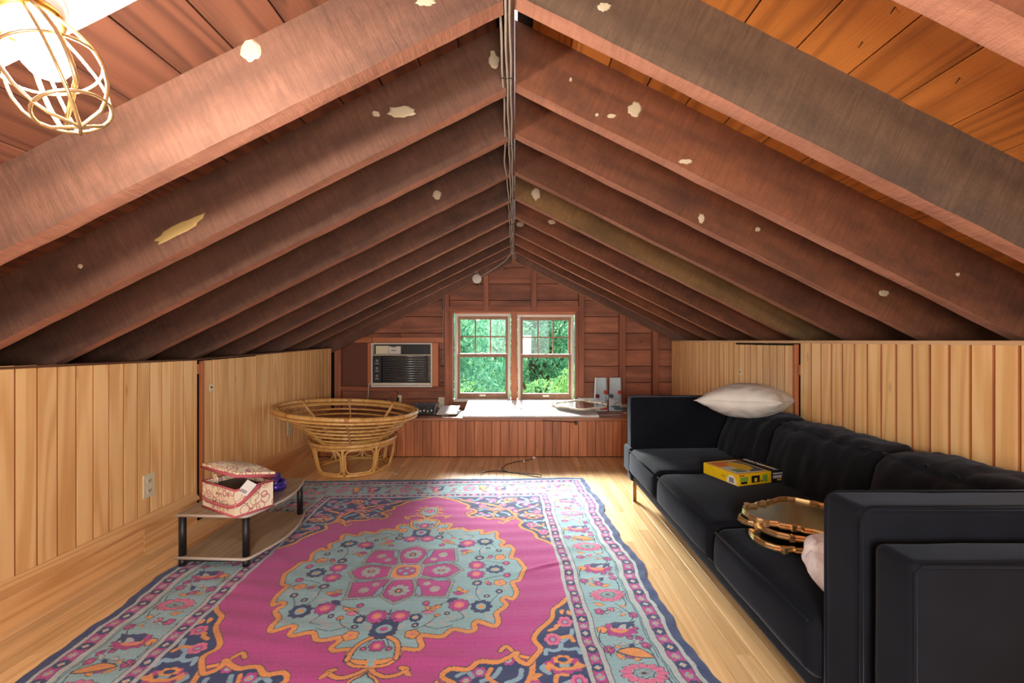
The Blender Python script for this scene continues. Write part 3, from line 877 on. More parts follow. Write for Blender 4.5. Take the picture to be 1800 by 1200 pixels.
    # blue-grey scrolls
    for P_ in ([(.665,.545),(.655,.575),(.63,.585),(.605,.575),(.60,.60)], [(.665,.575),(.69,.58),(.715,.575),(.722,.60)], [(.672,.53),(.705,.50),(.715,.47)],
               [(.60,.69),(.58,.665),(.60,.645)], [(.64,.74),(.675,.73),(.71,.76),(.69,.79)], [(.35,.70),(.33,.67),(.30,.69)], [(.38,.72),(.42,.70),(.44,.66)],
               [(.40,.77),(.35,.79),(.32,.76)], [(.46,.73),(.50,.71),(.51,.67)], [(.59,.82),(.56,.86),(.60,.90),(.65,.88)], [(.36,.97),(.40,.94),(.38,.91)],
               [(.47,.97),(.44,.93),(.48,.90)], [(.66,.96),(.70,.92),(.67,.89)], [(.25,.97),(.28,.95),(.31,.975)], [(.08,1.01),(.13,1.0),(.17,.985)], [(.60,.99),(.64,.955),(.61,.93)]):
        stroke(SX, SY, P_, .0085, LT*.85, clip=Sc)
    for P_ in ([(.635,.495),(.665,.51),(.70,.505),(.712,.53)], [(.655,.455),(.63,.47)], [(.41,.66),(.40,.70),(.43,.735)], [(.31,.80),(.35,.83),(.40,.80)], [(.615,.73),(.625,.70),(.655,.70)]):
        stroke(SX, SY, P_, .008, ORG, clip=Sc)
    for (x, y, r, f) in ((.695,.418,.032,0), (.636,.52,.033,0), (.655,.655,.055,1), (.468,.625,.024,2), (.372,.675,.026,2), (.43,.78,.05,1), (.335,.845,.028,0),
                         (.52,.80,.03,0), (.62,.86,.028,2), (.69,.73,.03,0), (.52,.96,.045,1), (.40,.95,.03,0), (.30,.90,.025,2), (.69,.97,.03,0), (.24,.96,.022,0),
                         (.58,.92,.025,0), (.47,.86,.025,0), (.66,.82,.028,2), (.33,.715,.02,2), (.32,.99,.02,0), (.55,.745,.025,2), (.45,1.0,.02,2)):
        if f == 1:
            flower(SX, SY, x, y, r, 9, MAG, NAVY, TEAL, 1.25, .8, False, Sc)
            stroke(SX, SY, [(x-r*.9, y-.008), (x-r*.5, y+r*.28), (x, y-r*.0+.015), (x+r*.5, y+r*.28), (x+r*.9, y-.008)], .0075, ORG, clip=Sc)
            flower(SX, SY, x, y-r*.45, r*.55, 7, ORG, NAVY, NAVY, 1.2, .7, False, Sc)
        elif f == 0: flower(SX, SY, x, y, r, 6, PNK*.95, MAG, TEAL, clip=Sc, line=False)
        else: flower(SX, SY, x, y, r, 6, MAG, LT, ORG, clip=Sc, line=False)
    for x, y, a_ in ((.692,.355,.3), (.72,.365,-.3), (.66,.44,.8), (.60,.66,.3), (.71,.66,1.2), (.56,.70,1.), (.38,.86,.5), (.49,.93,1.), (.64,.92,.2), (.43,.90,2.)):
        leaf(SX, SY, x, y, .020, .010, 1.57+a_, ORG, False)
    stroke(SX, SY, [(.30,.735),(.255,.74),(.235,.715)], .007, ORG, line=INK); stroke(SX, SY, [(.555,.62),(.50,.60),(.465,.55),(.44,.575)], .008, ORG, line=INK)
    put(infield & (D < .0125), INK); put(infield & (D < .0095), ORG)
    # ---------- central medallion
    med = [(.0,.615), (.06,.61), (.083,.60), (.088,.55), (.14,.555), (.16,.535), (.147,.50), (.152,.478), (.225,.49), (.262,.445), (.325,.462), (.345,.445), (.34,.42), (.358,.405),
           (.418,.432), (.435,.405), (.43,.35), (.47,.30), (.452,.265), (.47,.24), (.498,.26), (.515,.195), (.50,.12), (.535,.095), (.562,.0)]
    ms = smooth(med, 4); full = ms+[(0, 0)]
    MX, MY = AUw, AVw
    near = (AU < .62) & (AV < .66)
    inm = inpoly(MX, MY, full) & near
    put(inm, TEAL)
    D2 = np.full(U.shape, 9.0); w_ = np.nonzero(near & (np.hypot(AU, AV) > .35)); D2[w_] = dline(MX[w_], MY[w_], ms)
    put(D2 < .0135, INK); put(D2 < .0105, ORG); put((D2 < .003) & inm, ORG)
    # inner pendant lobe
    stroke(MX, MY, smooth([(.083,.60), (.07,.52), (.03,.485), (.0,.478)], 4), .0075, ORG, False, line=INK)
    # rosette of eight petals
    n8 = (AU < .30) & (AV < .30)
    sqp = smooth([(.07,.03), (.115,.055), (.20,.068), (.262,.0)], 4)
    petal_h = [(.05,.0)]+[(.055,.028), (.11,.058), (.175,.068), (.215,.058), (.262,.0)]
    petal_v = [(y*.98, x*1.02) for x, y in petal_h]
    corner = [(.05,.05), (.08,.066), (.205,.09), (.225,.098), (.21,.21), (.205,.222), (.10,.215), (.088,.20), (.062,.085)]
    for pl, cl in ((corner, False), (petal_h, True), (petal_v, True)):
        w_ = np.nonzero((AU < .32) & (AV < .32)); X_, Y_ = MX[w_], MY[w_]
        P_ = smooth(pl, 4, False)
        poly = P_+([(0,0)] if cl else [])
        ins = inpoly(X_, Y_, poly); dd = dline(X_, Y_, P_ if cl else P_+[P_[0]])
        cols = Cc[w_]; cols[dd < .0125] = GRY*.75; cols[(dd < .0125) & (dd > .0105)] = INK
        cols[ins & (dd > .006)] = MAG; cols[ins & (dd > .0035) & (dd < .0065)] = INK; Cc[w_] = cols
    for x, y in ((.165,0), (0,.168)): flower(MX, MY, x, y, .046, 9, GRY, GRY*.9, PNK, line=False)
    flower(U2, Vc, 0, .168, .018, 6, INK, ORG, PNK, line=False); flower(U2, Vc, 0, -.168, .018, 6, INK, ORG, PNK, line=False)
    flower(U2, Vc, .165, 0, .017, 6, INK, ORG, PNK, 1.2, .7, line=False); flower(U2, Vc, -.165, 0, .017, 6, INK, ORG, PNK, 1.2, .7, line=False)
    flower(MX, MY, .155, .16, .024, 7, GRY, GRY, ORG, line=False); flower(MX, MY, .115, .115, .018, 5, TEAL, ORG, PNK, line=False)
    leaf(MX, MY, .085, .175, .045, .012, 1.35, LT*.8); leaf(MX, MY, .17, .082, .045, .010, .12, LT*.8)
    bs = lambda r, p=5: (np.abs(MX)**p+np.abs(MY)**p)**(1/p) < r
    put(bs(.078), GRY); put(bs(.071), INK*1.4); put(bs(.068), GRY*1.05); put(bs(.061), ORG); put(bs(.045, 3), INK); put(bs(.043, 3), MAG)
    for an in range(4):
        a_ = an*math.pi/2; flower(U2, Vc, .028*math.cos(a_), .028*math.sin(a_), .013, 5, LT*.85, LT, LT, line=False)
    # scattered blossoms (symmetric in both directions)
    fl = [('m',.045,.355,.040), ('m',.332,.045,.040), ('m',.272,.29,.042), ('n',.365,.305,.044), ('n',.108,.37,.024), ('o',.114,.47,.028), ('n',.0,.435,.058),
          ('o',.445,.12,.028), ('n',.34,.12,.022), ('n',.42,.0,.042), ('m',.475,.06,.016), ('m',.045,.545,.010), ('n',.44,.19,.014), ('n',.385,.225,.012),
          ('m',.135,.275,.014), ('n',.115,.415,.012), ('p',.0,.53,.030), ('o',.385,.115,.010), ('m',.395,.13,.012), ('o',.19,.36,.012), ('n',.23,.345,.010)]
    for kd, x, y, r in fl:
        if kd == 'm': flower(MX, MY, x, y, r, 9, MAG, PNK if r > .02 else MAG, ORG)
        elif kd == 'n': flower(MX, MY, x, y, r, 9, NAVY, TEAL if r > .03 else GRY, ORG if r < .05 else MAG)
        elif kd == 'o': flower(MX, MY, x, y, r, 5, ORG, ORG, PNK*.9)
        else: flower(MX, MY, x, y, r, 7, MAG, PNK, ORG)
    for x, y, a_, cl in ((.155,.31,.5,ORG), (.18,.30,-.4,ORG), (.268,.175,.9,ORG), (.285,.19,-.2,ORG), (.15,.335,.2,PNK), (.262,.20,.2,MAG), (.30,.36,1.2,GRY), (.22,.41,.8,GRY),
                        (.40,.38,.8,GRY), (.06,.42,2.,GRY), (.17,.41,.4,GRY), (.47,.16,1.4,GRY), (.31,.23,.5,GRY), (.24,.25,2.5,NAVY), (.25,.38,2.8,GRY), (.35,.19,2.2,GRY)):
        leaf(MX, MY, x, y, .026, .011, a_, cl, line=cl is not GRY)
    for P_ in ([(0,.385),(0,.31)], [(0,.40),(.02,.38),(.035,.37)], [(.0,.47),(.03,.50),(.045,.54)], [(.36,.26),(.34,.20),(.345,.13)], [(.27,.33),(.30,.38),(.25,.40)], [(.11,.35),(.17,.30),(.23,.26)],
               [(.40,.30),(.41,.26),(.44,.20)], [(.12,.44),(.17,.40),(.19,.36)], [(.385,.02),(.35,.03)], [(.37,.09),(.42,.07),(.46,.06)], [(.26,.25),(.22,.235)], [(.15,.42),(.20,.44),(.26,.42)]):
        stroke(MX, MY, P_, .0017, INK)
    # ---------- pendants
    ins = ((MX/.052)**2+((MY-.755)/.072)**2 < 1) | ((MX < .05*(.785-.69 and (MY-.655)/.10)) & (MY > .655) & (MY < .755))
    halo = ((MX/.064)**2+((MY-.757)/.086)**2 < 1) | ((MX < .065*((MY-.645)/.11)) & (MY > .648) & (MY < .76))
    for a_ in (-.35, .15, .65, 1.1):
        leaf(MX, MY, .075*math.cos(a_), .765+.085*math.sin(a_), .026, .008, a_, ORG*1.05)
    put(halo & ~ins, INK*1.3); put((((MX/.061)**2+((MY-.757)/.083)**2 < 1) | ((MX < .062*((MY-.648)/.11)) & (MY > .65) & (MY < .76))), ORG); put(ins, INK)
    ins2 = ((MX/.048)**2+((MY-.757)/.068)**2 < 1) | ((MX < .046*((MY-.67)/.09)) & (MY > .672) & (MY < .757)); put(ins2, TEAL)
    flower(MX, MY, .0, .765, .032, 8, PNK, MAG, ORG)
    stroke(MX, MY, [(.0,.625), (.02,.66), (.06,.685), (.10,.68), (.13,.655), (.11,.645)], .0085, ORG, line=INK)
    leaf(MX, MY, .135, .672, .022, .009, 1.0, ORG)
    stroke(MX, MY, [(.0,.635), (.05,.63), (.075,.615)], .006, ORG, line=INK)
    put((MX < .018) & (MY > .60) & (MY < .64), ORG); put((MX < .010) & (MY > .59) & (MY < .632), TEAL)
    # ---------- border
    bd = np.maximum(AU-FU, AV-FV)          # distance outwards from the field edge
    along = np.where(AU-FU > AV-FV, Vc, U)
    inb = bd > 0
    bw_ = np.maximum(AUw-FU, AVw-FV)
    put(inb, TEAL)
    def band(a_, b_, col): put(inb & (bw_ >= a_) & (bw_ < b_), col)
    WHT = GRY*1.12
    band(-.001, .017, WHT); band(.017, .020, INK); band(.020, .055, MAG*.98); band(.055, .058, INK); band(.058, .076, WHT); band(.076, .079, INK)
    band(.262, .265, INK); band(.269, .272, INK); band(.276, .298, WHT); band(.298, .301, INK); band(.301, .345, MAG*.98); band(.345, .348, INK); band(.348, .364, WHT); band(.364, .42, NAVY*1.1)
    for (bc, hw, per) in ((.0375, .0175, .0895), (.323, .021, .0895)):
        ph = (along/per) % 1.0; loc_ = (np.abs(ph-.5))*per*0
        q = (ph-.5)*per*1.0; rr = bw_-bc; m = inb & (np.abs(rr) < hw)
        m = inb & (np.abs(rr) < hw*1.05)
        sq1 = m & (np.abs(q) < .0225)
        put(sq1, NAVY)
        put(sq1 & (np.abs(q) > .016) & (np.abs(rr) > hw*.62), MAG)
        put(m & ((np.abs(q)/.0125+np.abs(rr)/.0125) < 1), WHT*1.05); put(m & (np.hypot(q, rr) < .0045), ORG)
        q2 = np.where(q > 0, q-.0447, q+.0447)
        put(m & (np.hypot(q2/1.0, rr) < .0135) & ~(np.abs(np.abs(q2)-np.abs(rr)) < .0022), TEAL*.95); put(m & (np.hypot(q2, rr) < .005), ORG)
    # motifs of the wide teal border: long sides along v, short sides along u
    PER = .465
    mid = .17
    clipb = inb & (bw_ > .080) & (bw_ < .261)
    for side in range(4):
        if side == 0: X_, Y_, n_, cond = U2-FU, Vc, HV, (AU-FU >= AV-FV) & (U > 0)
        elif side == 1: X_, Y_, n_, cond = -U2-FU, Vc, HV, (AU-FU >= AV-FV) & (U < 0)
        elif side == 2: X_, Y_, n_, cond = Vc-FV, U2, HU, (AU-FU < AV-FV) & (V > 0)
        else: X_, Y_, n_, cond = -Vc-FV, U2, HU, (AU-FU < AV-FV) & (V < 0)
        cl = clipb & cond
        Xs = np.where(cl, X_, 99.0)
        k0 = -8
        for k in range(-4, 5):
            y0 = -.24+k*PER
            if y0 < -n_-.2 or y0 > n_+.2 or (side in (0,1) and y0 < -1.1) or side == 3: continue
            flower(Xs, Y_, mid+.012, y0, .075, 13, PNK*.92, TEAL, GRY*.8, 1.05, .62)
            flower(Xs, Y_, mid+.012, y0, .028, 8, TEAL*.9, GRY*.7, INK, 1.2, .7)
            yp = y0-PER*.5
            flower(Xs, Y_, mid+.004, yp, .062, 11, MAG*.97, ORG, PNK, 1.15, .72)
            w_ = np.nonzero(cl & (np.abs(Y_-yp-.022) < .02) & (np.abs(X_-mid-.02) < .045))
            if len(w_[0]): Cc[w_] = NAVY
            leaf(Xs, Y_, mid+.03, yp+.012, .03, .014, .0, GRY*1.1, False)
            leaf(Xs, Y_, mid+.05, yp+.025, .035, .010, .9, NAVY, False)
            for x, y, r, cp, cc_ in ((.118,-.118,.019,MAG,ORG), (.245,-.145,.017,MAG,ORG), (.100,.118,.019,MAG,ORG), (.240,.135,.017,MAG,ORG), (.105,-.235,.020,ORG,ORG), (.165,-.375,.016,MAG,ORG), (.235,-.29,.014,MAG,NAVY), (.168,-.105,.013,PNK,ORG), (.155,.10,.012,PNK,ORG), (.20,.185,.012,MAG,TEAL)):
                flower(Xs, Y_, x, y0+y, r, 5, cp, cp, cc_)
            for x, y, L, a_, cl_ in ((.130,-.066,.022,2.7,ORG), (.225,-.082,.018,.3,ORG), (.150,-.12,.018,.8,GRY), (.19,-.11,.02,2.2,GRY), (.205,-.14,.014,.3,ORG), (.135,-.335,.014,2.4,ORG), (.19,.075,.022,.6,ORG),
                                   (.130,.085,.02,2.2,ORG), (.215,-.31,.02,.8,GRY), (.16,.145,.02,.2,GRY), (.185,-.335,.02,1.2,NAVY)):
                leaf(Xs, Y_, x, y0+y, L, L*.42, a_, cl_)
            # big serrated orange leaf beside every second roundel
            if k % 2 == 0:
                leaf(Xs, Y_, mid+.02, y0-PER*.78, .062, .02, -.25, ORG)
            for P_ in ([(.245,-.01),(.25,-.05),(.235,-.08)], [(.10,-.235),(.085,-.28),(.09,-.33),(.10,-.38)], [(.118,-.118),(.15,-.115),(.168,-.105)], [(.245,-.145),(.23,-.18),(.21,-.20)], [(.10,.118),(.13,.13),(.155,.10)],
                       [(.24,.135),(.25,.08),(.24,.03)], [(.19,-.28),(.225,-.27),(.235,-.29)], [(.20,-.06),(.215,-.10),(.245,-.145)]):
                stroke(Xs, Y_, [(x, y0+y) for x, y in P_], .0022, INK)
    # wear and yarn noise (the rug's own faded pile)
    nz = rng.rand(*U.shape); Cc *= (.90+.20*nz)[...,None]
    lo = np.zeros(U.shape)
    for f, a_ in ((3, .05), (7, .04), (15, .03)):
        lo += a_*np.sin(U*f+rng.rand()*6+1.7*np.sin(V*f*.7+rng.rand()*6))*np.sin(V*f*1.2+rng.rand()*6)
    stri = .035*np.sin(V*260+3*np.sin(U*4))
    Cc = np.clip(Cc*(1+lo+stri)[...,None], 0, 1)
    # ---------- geometry: wavy edges, wrinkles
    ed = lambda s_, y: .012*np.sin(y*7.2+s_*1.3)+.008*np.sin(y*15+s_)+.004*np.sin(y*31+2*s_)
    fx = np.clip(AU/HU, 0, 1)**3
    Xg = U+fx*np.where(U > 0, ed(1, V), ed(-1, V))+.002*fx*np.sin(V*70)
    Yg = V+(np.clip(AV/HV, 0, 1)**4)*(.006*np.sin(U*9)+.003*np.sin(U*21))
    Z = .010+.0014*np.sin(V*19+3.5*np.sin(U*2.1+1)+2*np.sin(V*5))*np.clip(1-AV/1.2, 0, 1)+.0016*np.sin(V*55+4*np.sin(U*2.3+1)+U*3)+.0007*(rng.rand(*U.shape)-.5)*2
    wk = np.exp(-((V+.02-(U-.62)*.45)/.018)**2)*np.exp(-((U-.66)/.10)**2)*.010
    Z = Z+wk
    Z = np.where((AU > HU-.006) | (AV > HV-.01), .006, np.maximum(Z, .006))
    ny, nx = U.shape
    co = np.stack([Xg, Yg, Z], -1).reshape(-1,3)
    idx = np.arange(nx*ny).reshape(ny, nx)
    q = np.stack([idx[:-1,:-1], idx[:-1,1:], idx[1:,1:], idx[1:,:-1]], -1).reshape(-1,4)
    # skirt
    per = np.concatenate([idx[0,:], idx[1:,-1], idx[-1,-2::-1], idx[-2:0:-1,0]])
    low = co[per].copy(); low[:,2] = .0005; nb = len(co); co = np.concatenate([co, low])
    k = np.arange(len(per)); k2 = (k+1) % len(per)
    sk = np.stack([per[k2], per[k], nb+k, nb+k2], -1)
    q = np.concatenate([q, sk]); n = len(q)
    me = bpy.data.meshes.new('area_rug'); me.vertices.add(len(co)); me.vertices.foreach_set('co', co.astype(np.float32).ravel())
    me.loops.add(4*n); me.loops.foreach_set('vertex_index', q.astype(np.int32).ravel()); me.polygons.add(n)
    me.polygons.foreach_set('loop_start', np.arange(0, 4*n, 4, dtype=np.int32)); me.polygons.foreach_set('loop_total', np.full(n, 4, np.int32))
    me.polygons.foreach_set('use_smooth', np.ones(n, bool)); me.update()
    ca = me.color_attributes.new('weave', 'FLOAT_COLOR', 'POINT')
    full_ = np.ones((len(co), 4), np.float32); full_[:nb,:3] = Cc.reshape(-1,3); full_[nb:,:3] = NAVY; ca.data.foreach_set('color', full_.ravel())
    t = NT('woven_rug_pile'); at = t.new('ShaderNodeAttribute', attribute_name='weave'); tc = t.new('ShaderNodeTexCoord')
    nz_ = t.new('ShaderNodeTexNoise'); nz_.inputs['Scale'].default_value = 420; nz_.inputs['Detail'].default_value = 3; t.L(tc.outputs['Object'], nz_.inputs[0])
    col = t.mix(.35, at.outputs['Color'], t.mix(1.0, at.outputs['Color'], t.ramp(nz_.outputs[0], [(.3, .55), (.7, 1.4)]), 'MULTIPLY'))
    t.L(col, t.b.inputs['Base Color']); t.b.inputs['Roughness'].default_value = .95; t.b.inputs['Sheen Weight'].default_value = .25
    t.b.inputs['Specular IOR Level'].default_value = .1
    t.bump(nz_.outputs[0], .5, .004); me.materials.append(t.m)
    o = link('area_rug', me, None, (-.516, 2.184, 0), (0, 0, R(2.3)))
    tag(o, 'pink and teal oriental rug with a scalloped flower medallion and navy edge', 'rug')
rug()

# ================================================================== PAPASAN
def papasan():
    e = tag(empty('papasan_chair', (-1.40, 3.96, 0)), 'round rattan papasan chair frame with no cushion in the left corner', 'chair')
    base = empty('base', (0,0,0)); base.parent = e
    N = 40
    circ = lambda cx, cy, r, z, n=N: [(cx+r*math.cos(2*math.pi*i/n), cy+r*math.sin(2*math.pi*i/n), z) for i in range(n)]
    def part(b, nm, par, mat='rattan'): return b.build(nm, M[mat], par)
    bs = MB(); bs.tube(circ(0,0,.292,.014), .014, 10, True); b1 = part(bs, 'bottom_ring', e)
    part(MB().tube(circ(0,-.01,.352,.262), .016, 10, True), 'top_ring', e)
    part(MB().tube(circ(0,-.01,.345,.236), .009, 8, True), 'top_ring', e)
    base.name = 'base_ring'; bpy.data.objects.remove(base)
    for k in range(8):
        a0 = 2*math.pi*(k+.12)/8
        p = lambda a, z, dr=0: ((.292+(.345-.292)*z/.25+.012*math.sin(math.pi*z/.25)+dr)*math.cos(a), (.292+(.345-.292)*z/.25+.012*math.sin(math.pi*z/.25)+dr)*math.sin(a)-.01*z/.25, z)
        part(MB().tube([p(a0, z/1000) for z in range(15, 250, 26)], .0125, 8), 'post', e)
        # rounded loop between posts
        a1 = 2*math.pi*(k+1.12)/8; g = .055; pts = []
        lo, hi, al, ah = .034, .226, a0+g, a1-g; rz, ra = .045, .13
        def arc(ac, zc, s0):
            for i in range(6):
                th = s0+i*math.pi/10; pts.append(p(ac+ra*math.cos(th), zc+rz*math.sin(th)))
        arc(ah-ra, hi-rz, 0); arc(al+ra, hi-rz, math.pi/2); arc(al+ra, lo+rz, math.pi); arc(ah-ra, lo+rz, 1.5*math.pi)
        part(MB().tube(pts, .0075, 7, True), 'loop', e)
    # bowl
    bowl = MB().tube([(0,0,0),(0,0,.001)], .001, 3)
    T = Vector((.04, -.245, .550)); B = Vector((0, -.06, .262)); RT, RB = .550, .25
    tilt = Matrix.Rotation(R(3.6), 3, 'Y') @ Matrix.Rotation(R(-.8), 3, 'X')
    def ring(t_, n=56):
        c_ = B.lerp(T, t_); r_ = RB+(RT-RB)*(t_**.92); M3 = tilt if t_ > .3 else Matrix.Rotation(R(3.6*t_/.3), 3, 'Y')
        return [c_+M3 @ Vector((r_*math.cos(2*math.pi*i/n), r_*math.sin(2*math.pi*i/n), 0)) for i in range(n)], c_, r_, M3
    rim = MB().tube(ring(1.0)[0], .0175, 10, True).build('rim', M['rattan'], e)
    MB().tube([p-Vector((0,0,.026)) for p in ring(.985)[0]], .010, 8, True).build('hoop', M['rattan'], e)
    for t_ in (.87, .73, .59, .45, .31, .17, .05):
        MB().tube(ring(t_)[0], .0088, 8, True).build('hoop', M['rattan'], e)
    for rr in (.17, .09):
        c_ = B+Vector((0,0,-.012)); MB().tube([c_+Vector((rr*math.cos(a*.2618), rr*math.sin(a*.2618), 0)) for a in range(24)], .008, 8, True).build('hoop', M['rattan'], e)
    for k in range(8):
        a_ = 2*math.pi*(k+.42)/8; pts = []
        for i in range(13):
            t_ = i/12; _, c_, r_, M3 = ring(t_); pts.append(c_+M3 @ Vector(((r_-.014)*math.cos(a_), (r_-.014)*math.sin(a_), -.012 if t_ < .9 else -.012+.01*(t_-.9)/.1)))
        MB().tube(pts, .0135, 8, flat=.55).build('rib', M['rattan'], e)
        MB().tube([p_ for p_ in [pts[0]*.0+Vector(B)+Vector(((.05)*math.cos(a_), .05*math.sin(a_), -.018)), pts[0]]], .011, 8, flat=.6).build('rib', M['rattan'], e)
        # binding at the rim
        _, c_, r_, M3 = ring(1.0); q = c_+M3 @ Vector((r_*math.cos(a_), r_*math.sin(a_), 0)); tv = M3 @ Vector((-math.sin(a_), math.cos(a_), 0))
        MB().tube([q-tv*.016, q+tv*.016], .0200, 10).build('binding', M['rattan_bind'], e)
papasan()

# ================================================================== LOW TABLE
def low_table():
    e = tag(empty('low_table', (-1.46, 2.48, .0125)), 'low two-tier table with grey ash shelves and black legs', 'table')
    def shelf(z, nm):
        poly = [(-.175, -.285), (.165, -.300)]
        # bowed right side
        for i in range(11):
            t_ = i/10; poly.append((.180+.058*math.sin(math.pi*t_)-.0*t_, -.288+.570*t_))
        poly += [(.170, .292), (-.175, .285)]
        poly = [p for p in poly]
        s_ = MB().prism(poly, z-.0145, z).build(nm, M['ash'], e)
        edge = [(p[0]*1.0, p[1], z-.007) for p in poly]
        MB().tube(edge, .0072, 6, True).build('edge_band', M['ash_edge'], s_)
    shelf(.255, 'table_top'); shelf(.050, 'lower_shelf')
    for x, y in ((-.155,-.268), (.158,-.275), (.165,.262), (-.155,.268)):
        MB().tube([(x,y,.050), (x,y,.2405)], .0165, 16).build('leg', M['black'], e)
        MB().tube([(x,y,.001), (x,y,.0355)], .0165, 16).build('foot', M['black'], e)
    bx('brace', (-.155,-.272,.020), (.158,-.262,.034), M['black'], e)
low_table()
TZ = .2675

def sewing_box():
    W_, D_, Hh = .30, .185, .128
    near = Vector((-1.318, 2.145, TZ+.001)); u = Vector((-.275,.162,0)).normalized(); v = Vector((.075,.138,0)).normalized()
    ang = math.atan2(-u.y, -u.x)                  # local +x points from far-left to near corner
    e = tag(empty('sewing_box', near, ang), 'open cream sewing box printed with rings, pink braid edges', 'sewing box')
    # local: x from -W to 0 (0 = near corner), y from 0 to D
    th = .006
    b = MB().box((-W_,0,0), (0,D_,th)); b.box((-W_,0,th), (0,th,Hh)); b.box((-W_,D_-th,th), (0,D_,Hh)); b.box((-W_,th,th), (-W_+th,D_-th,Hh)); b.box((-th,th,th), (0,D_-th,Hh))
    body = b.build('body', M['ringfab'], e)
    bx('lining', (-W_+.008,.008,Hh-.030), (-.008,D_-.008,Hh-.022), M['dark_mesh'], e)
    for q, nm in ((Hh, 'braid'), (.003, 'braid')):
        MB().tube([(-W_,0,q), (0,0,q), (0,D_,q), (-W_,D_,q)], .0055, 8, True).build(nm, M['pink_trim'], e)
    # handle lying down round the front
    hp = [(-W_-.006,D_*.45,Hh*.80), (-W_-.012,.03,Hh*.42), (-W_+.02,-.014,Hh*.37), (-W_*.5,-.016,Hh*.36), (-.03,-.016,Hh*.37), (.010,.015,Hh*.45), (.012,.07,Hh*.78), (.007,D_*.62,Hh*.97)]
    P = []
    for i in range(len(hp)-1):
        for k in range(4): P.append(Vector(hp[i]).lerp(Vector(hp[i+1]), k/4))
    P.append(Vector(hp[-1])); 
    for _ in range(3): P = [P[0]]+[(P[i-1]+P[i]*2+P[i+1])/4 for i in range(1, len(P)-1)]+[P[-1]]
    h_ = MB().tube(P, .0095, 10, flat=.6).build('handle', M['pink_trim'], e)
    MB().tube([p_+Vector((0,0,.0)) for p_ in P], .0099, 8, flat=.35).build('handle_cover', M['ringfab'], h_)
    # lid hinged along the far long side
    lid = empty('lid', (0, D_, Hh+.006)); lid.parent = e; lid.rotation_euler = (R(-21), 0, 0)
    top = MB(); n = 12; vs = []; fs = []
    for i in range(n+1):
        for j in range(n+1):
            x = -W_-.006+(W_+.012)*i/n; y = -(D_+.010)*j/n+.003
            s_ = max(0, 1-(2*i/n-1)**4)*max(0, 1-(2*j/n-1)**4); vs.append((x, y, .024+.026*s_))
    for i in range(n):
        for j in range(n):
            a_ = i*(n+1)+j; fs.append((a_, a_+1, a_+n+2, a_+n+1))
    top.add(vs, [tuple(reversed(f)) for f in fs], 0, True); top.box((-W_-.006,-D_-.007,.002), (.006,.003,.024))
    lt = top.build('lid', M['ringfab'], e, (0, D_, Hh+.020), (R(-13), 0, 0))
    bpy.data.objects.remove(lid)
    MB().tube([(-W_-.006,-D_-.007,.006), (.006,-D_-.007,.006), (.006,.003,.006), (-W_-.006,.003,.006)], .0075, 8, True).build('braid', M['pink_trim'], lt)
    # closing flap with button tab hanging from the lid
    MB().prism([(-.016,0), (.016,0), (.018,-.030), (0,-.050), (-.018,-.030)], -.002, .002, Matrix.Rotation(R(90), 4, 'X')).build('flap', M['ringfab'], e, (-W_*.60,-.004,Hh+.052), (R(20),0,0))
    MB().tube([(0,0,0), (0,-.005,0)], .006, 12).build('button', M['brass'], e, (-W_*.52,-.0005,Hh*.72))
    tagp = bx('price_tag', (-.024,-.0008,-.035), (.024,.0008,.035), M['paper'], e); tagp.location = (.018, .045, Hh+.004); tagp.rotation_euler = (R(12), R(38), R(62))
    for k in range(6):
        bx('print', (-.016+.005*k,-.0015,-.028), (-.0135+.005*k,-.0005,-.012), M['black_ink'], tagp)
sewing_box()
def tin():
    e = tag(empty('purple_tin', (-1.352, 2.57, TZ+.001)), 'round purple metal tin with its lid resting inside', 'tin')
    MB().lathe([(.001,0), (.054,0), (.056,.003), (.056,.044), (.054,.044), (.054,.004), (.001,.004)], 32).build('tin_body', M['purple'], e)
    MB().tube([(.056*math.cos(a*.2618), .056*math.sin(a*.2618), .044) for a in range(24)], .0018, 6, True).build('rolled_rim', M['chrome'], e)
    MB().lathe([(.001,0), (.050,0), (.051,.012), (.049,.012), (.048,.002), (.001,.002)], 32).build('tin_lid', M['purple'], e, (-.008,.006,.040), (R(28), R(-38), 0))
tin()

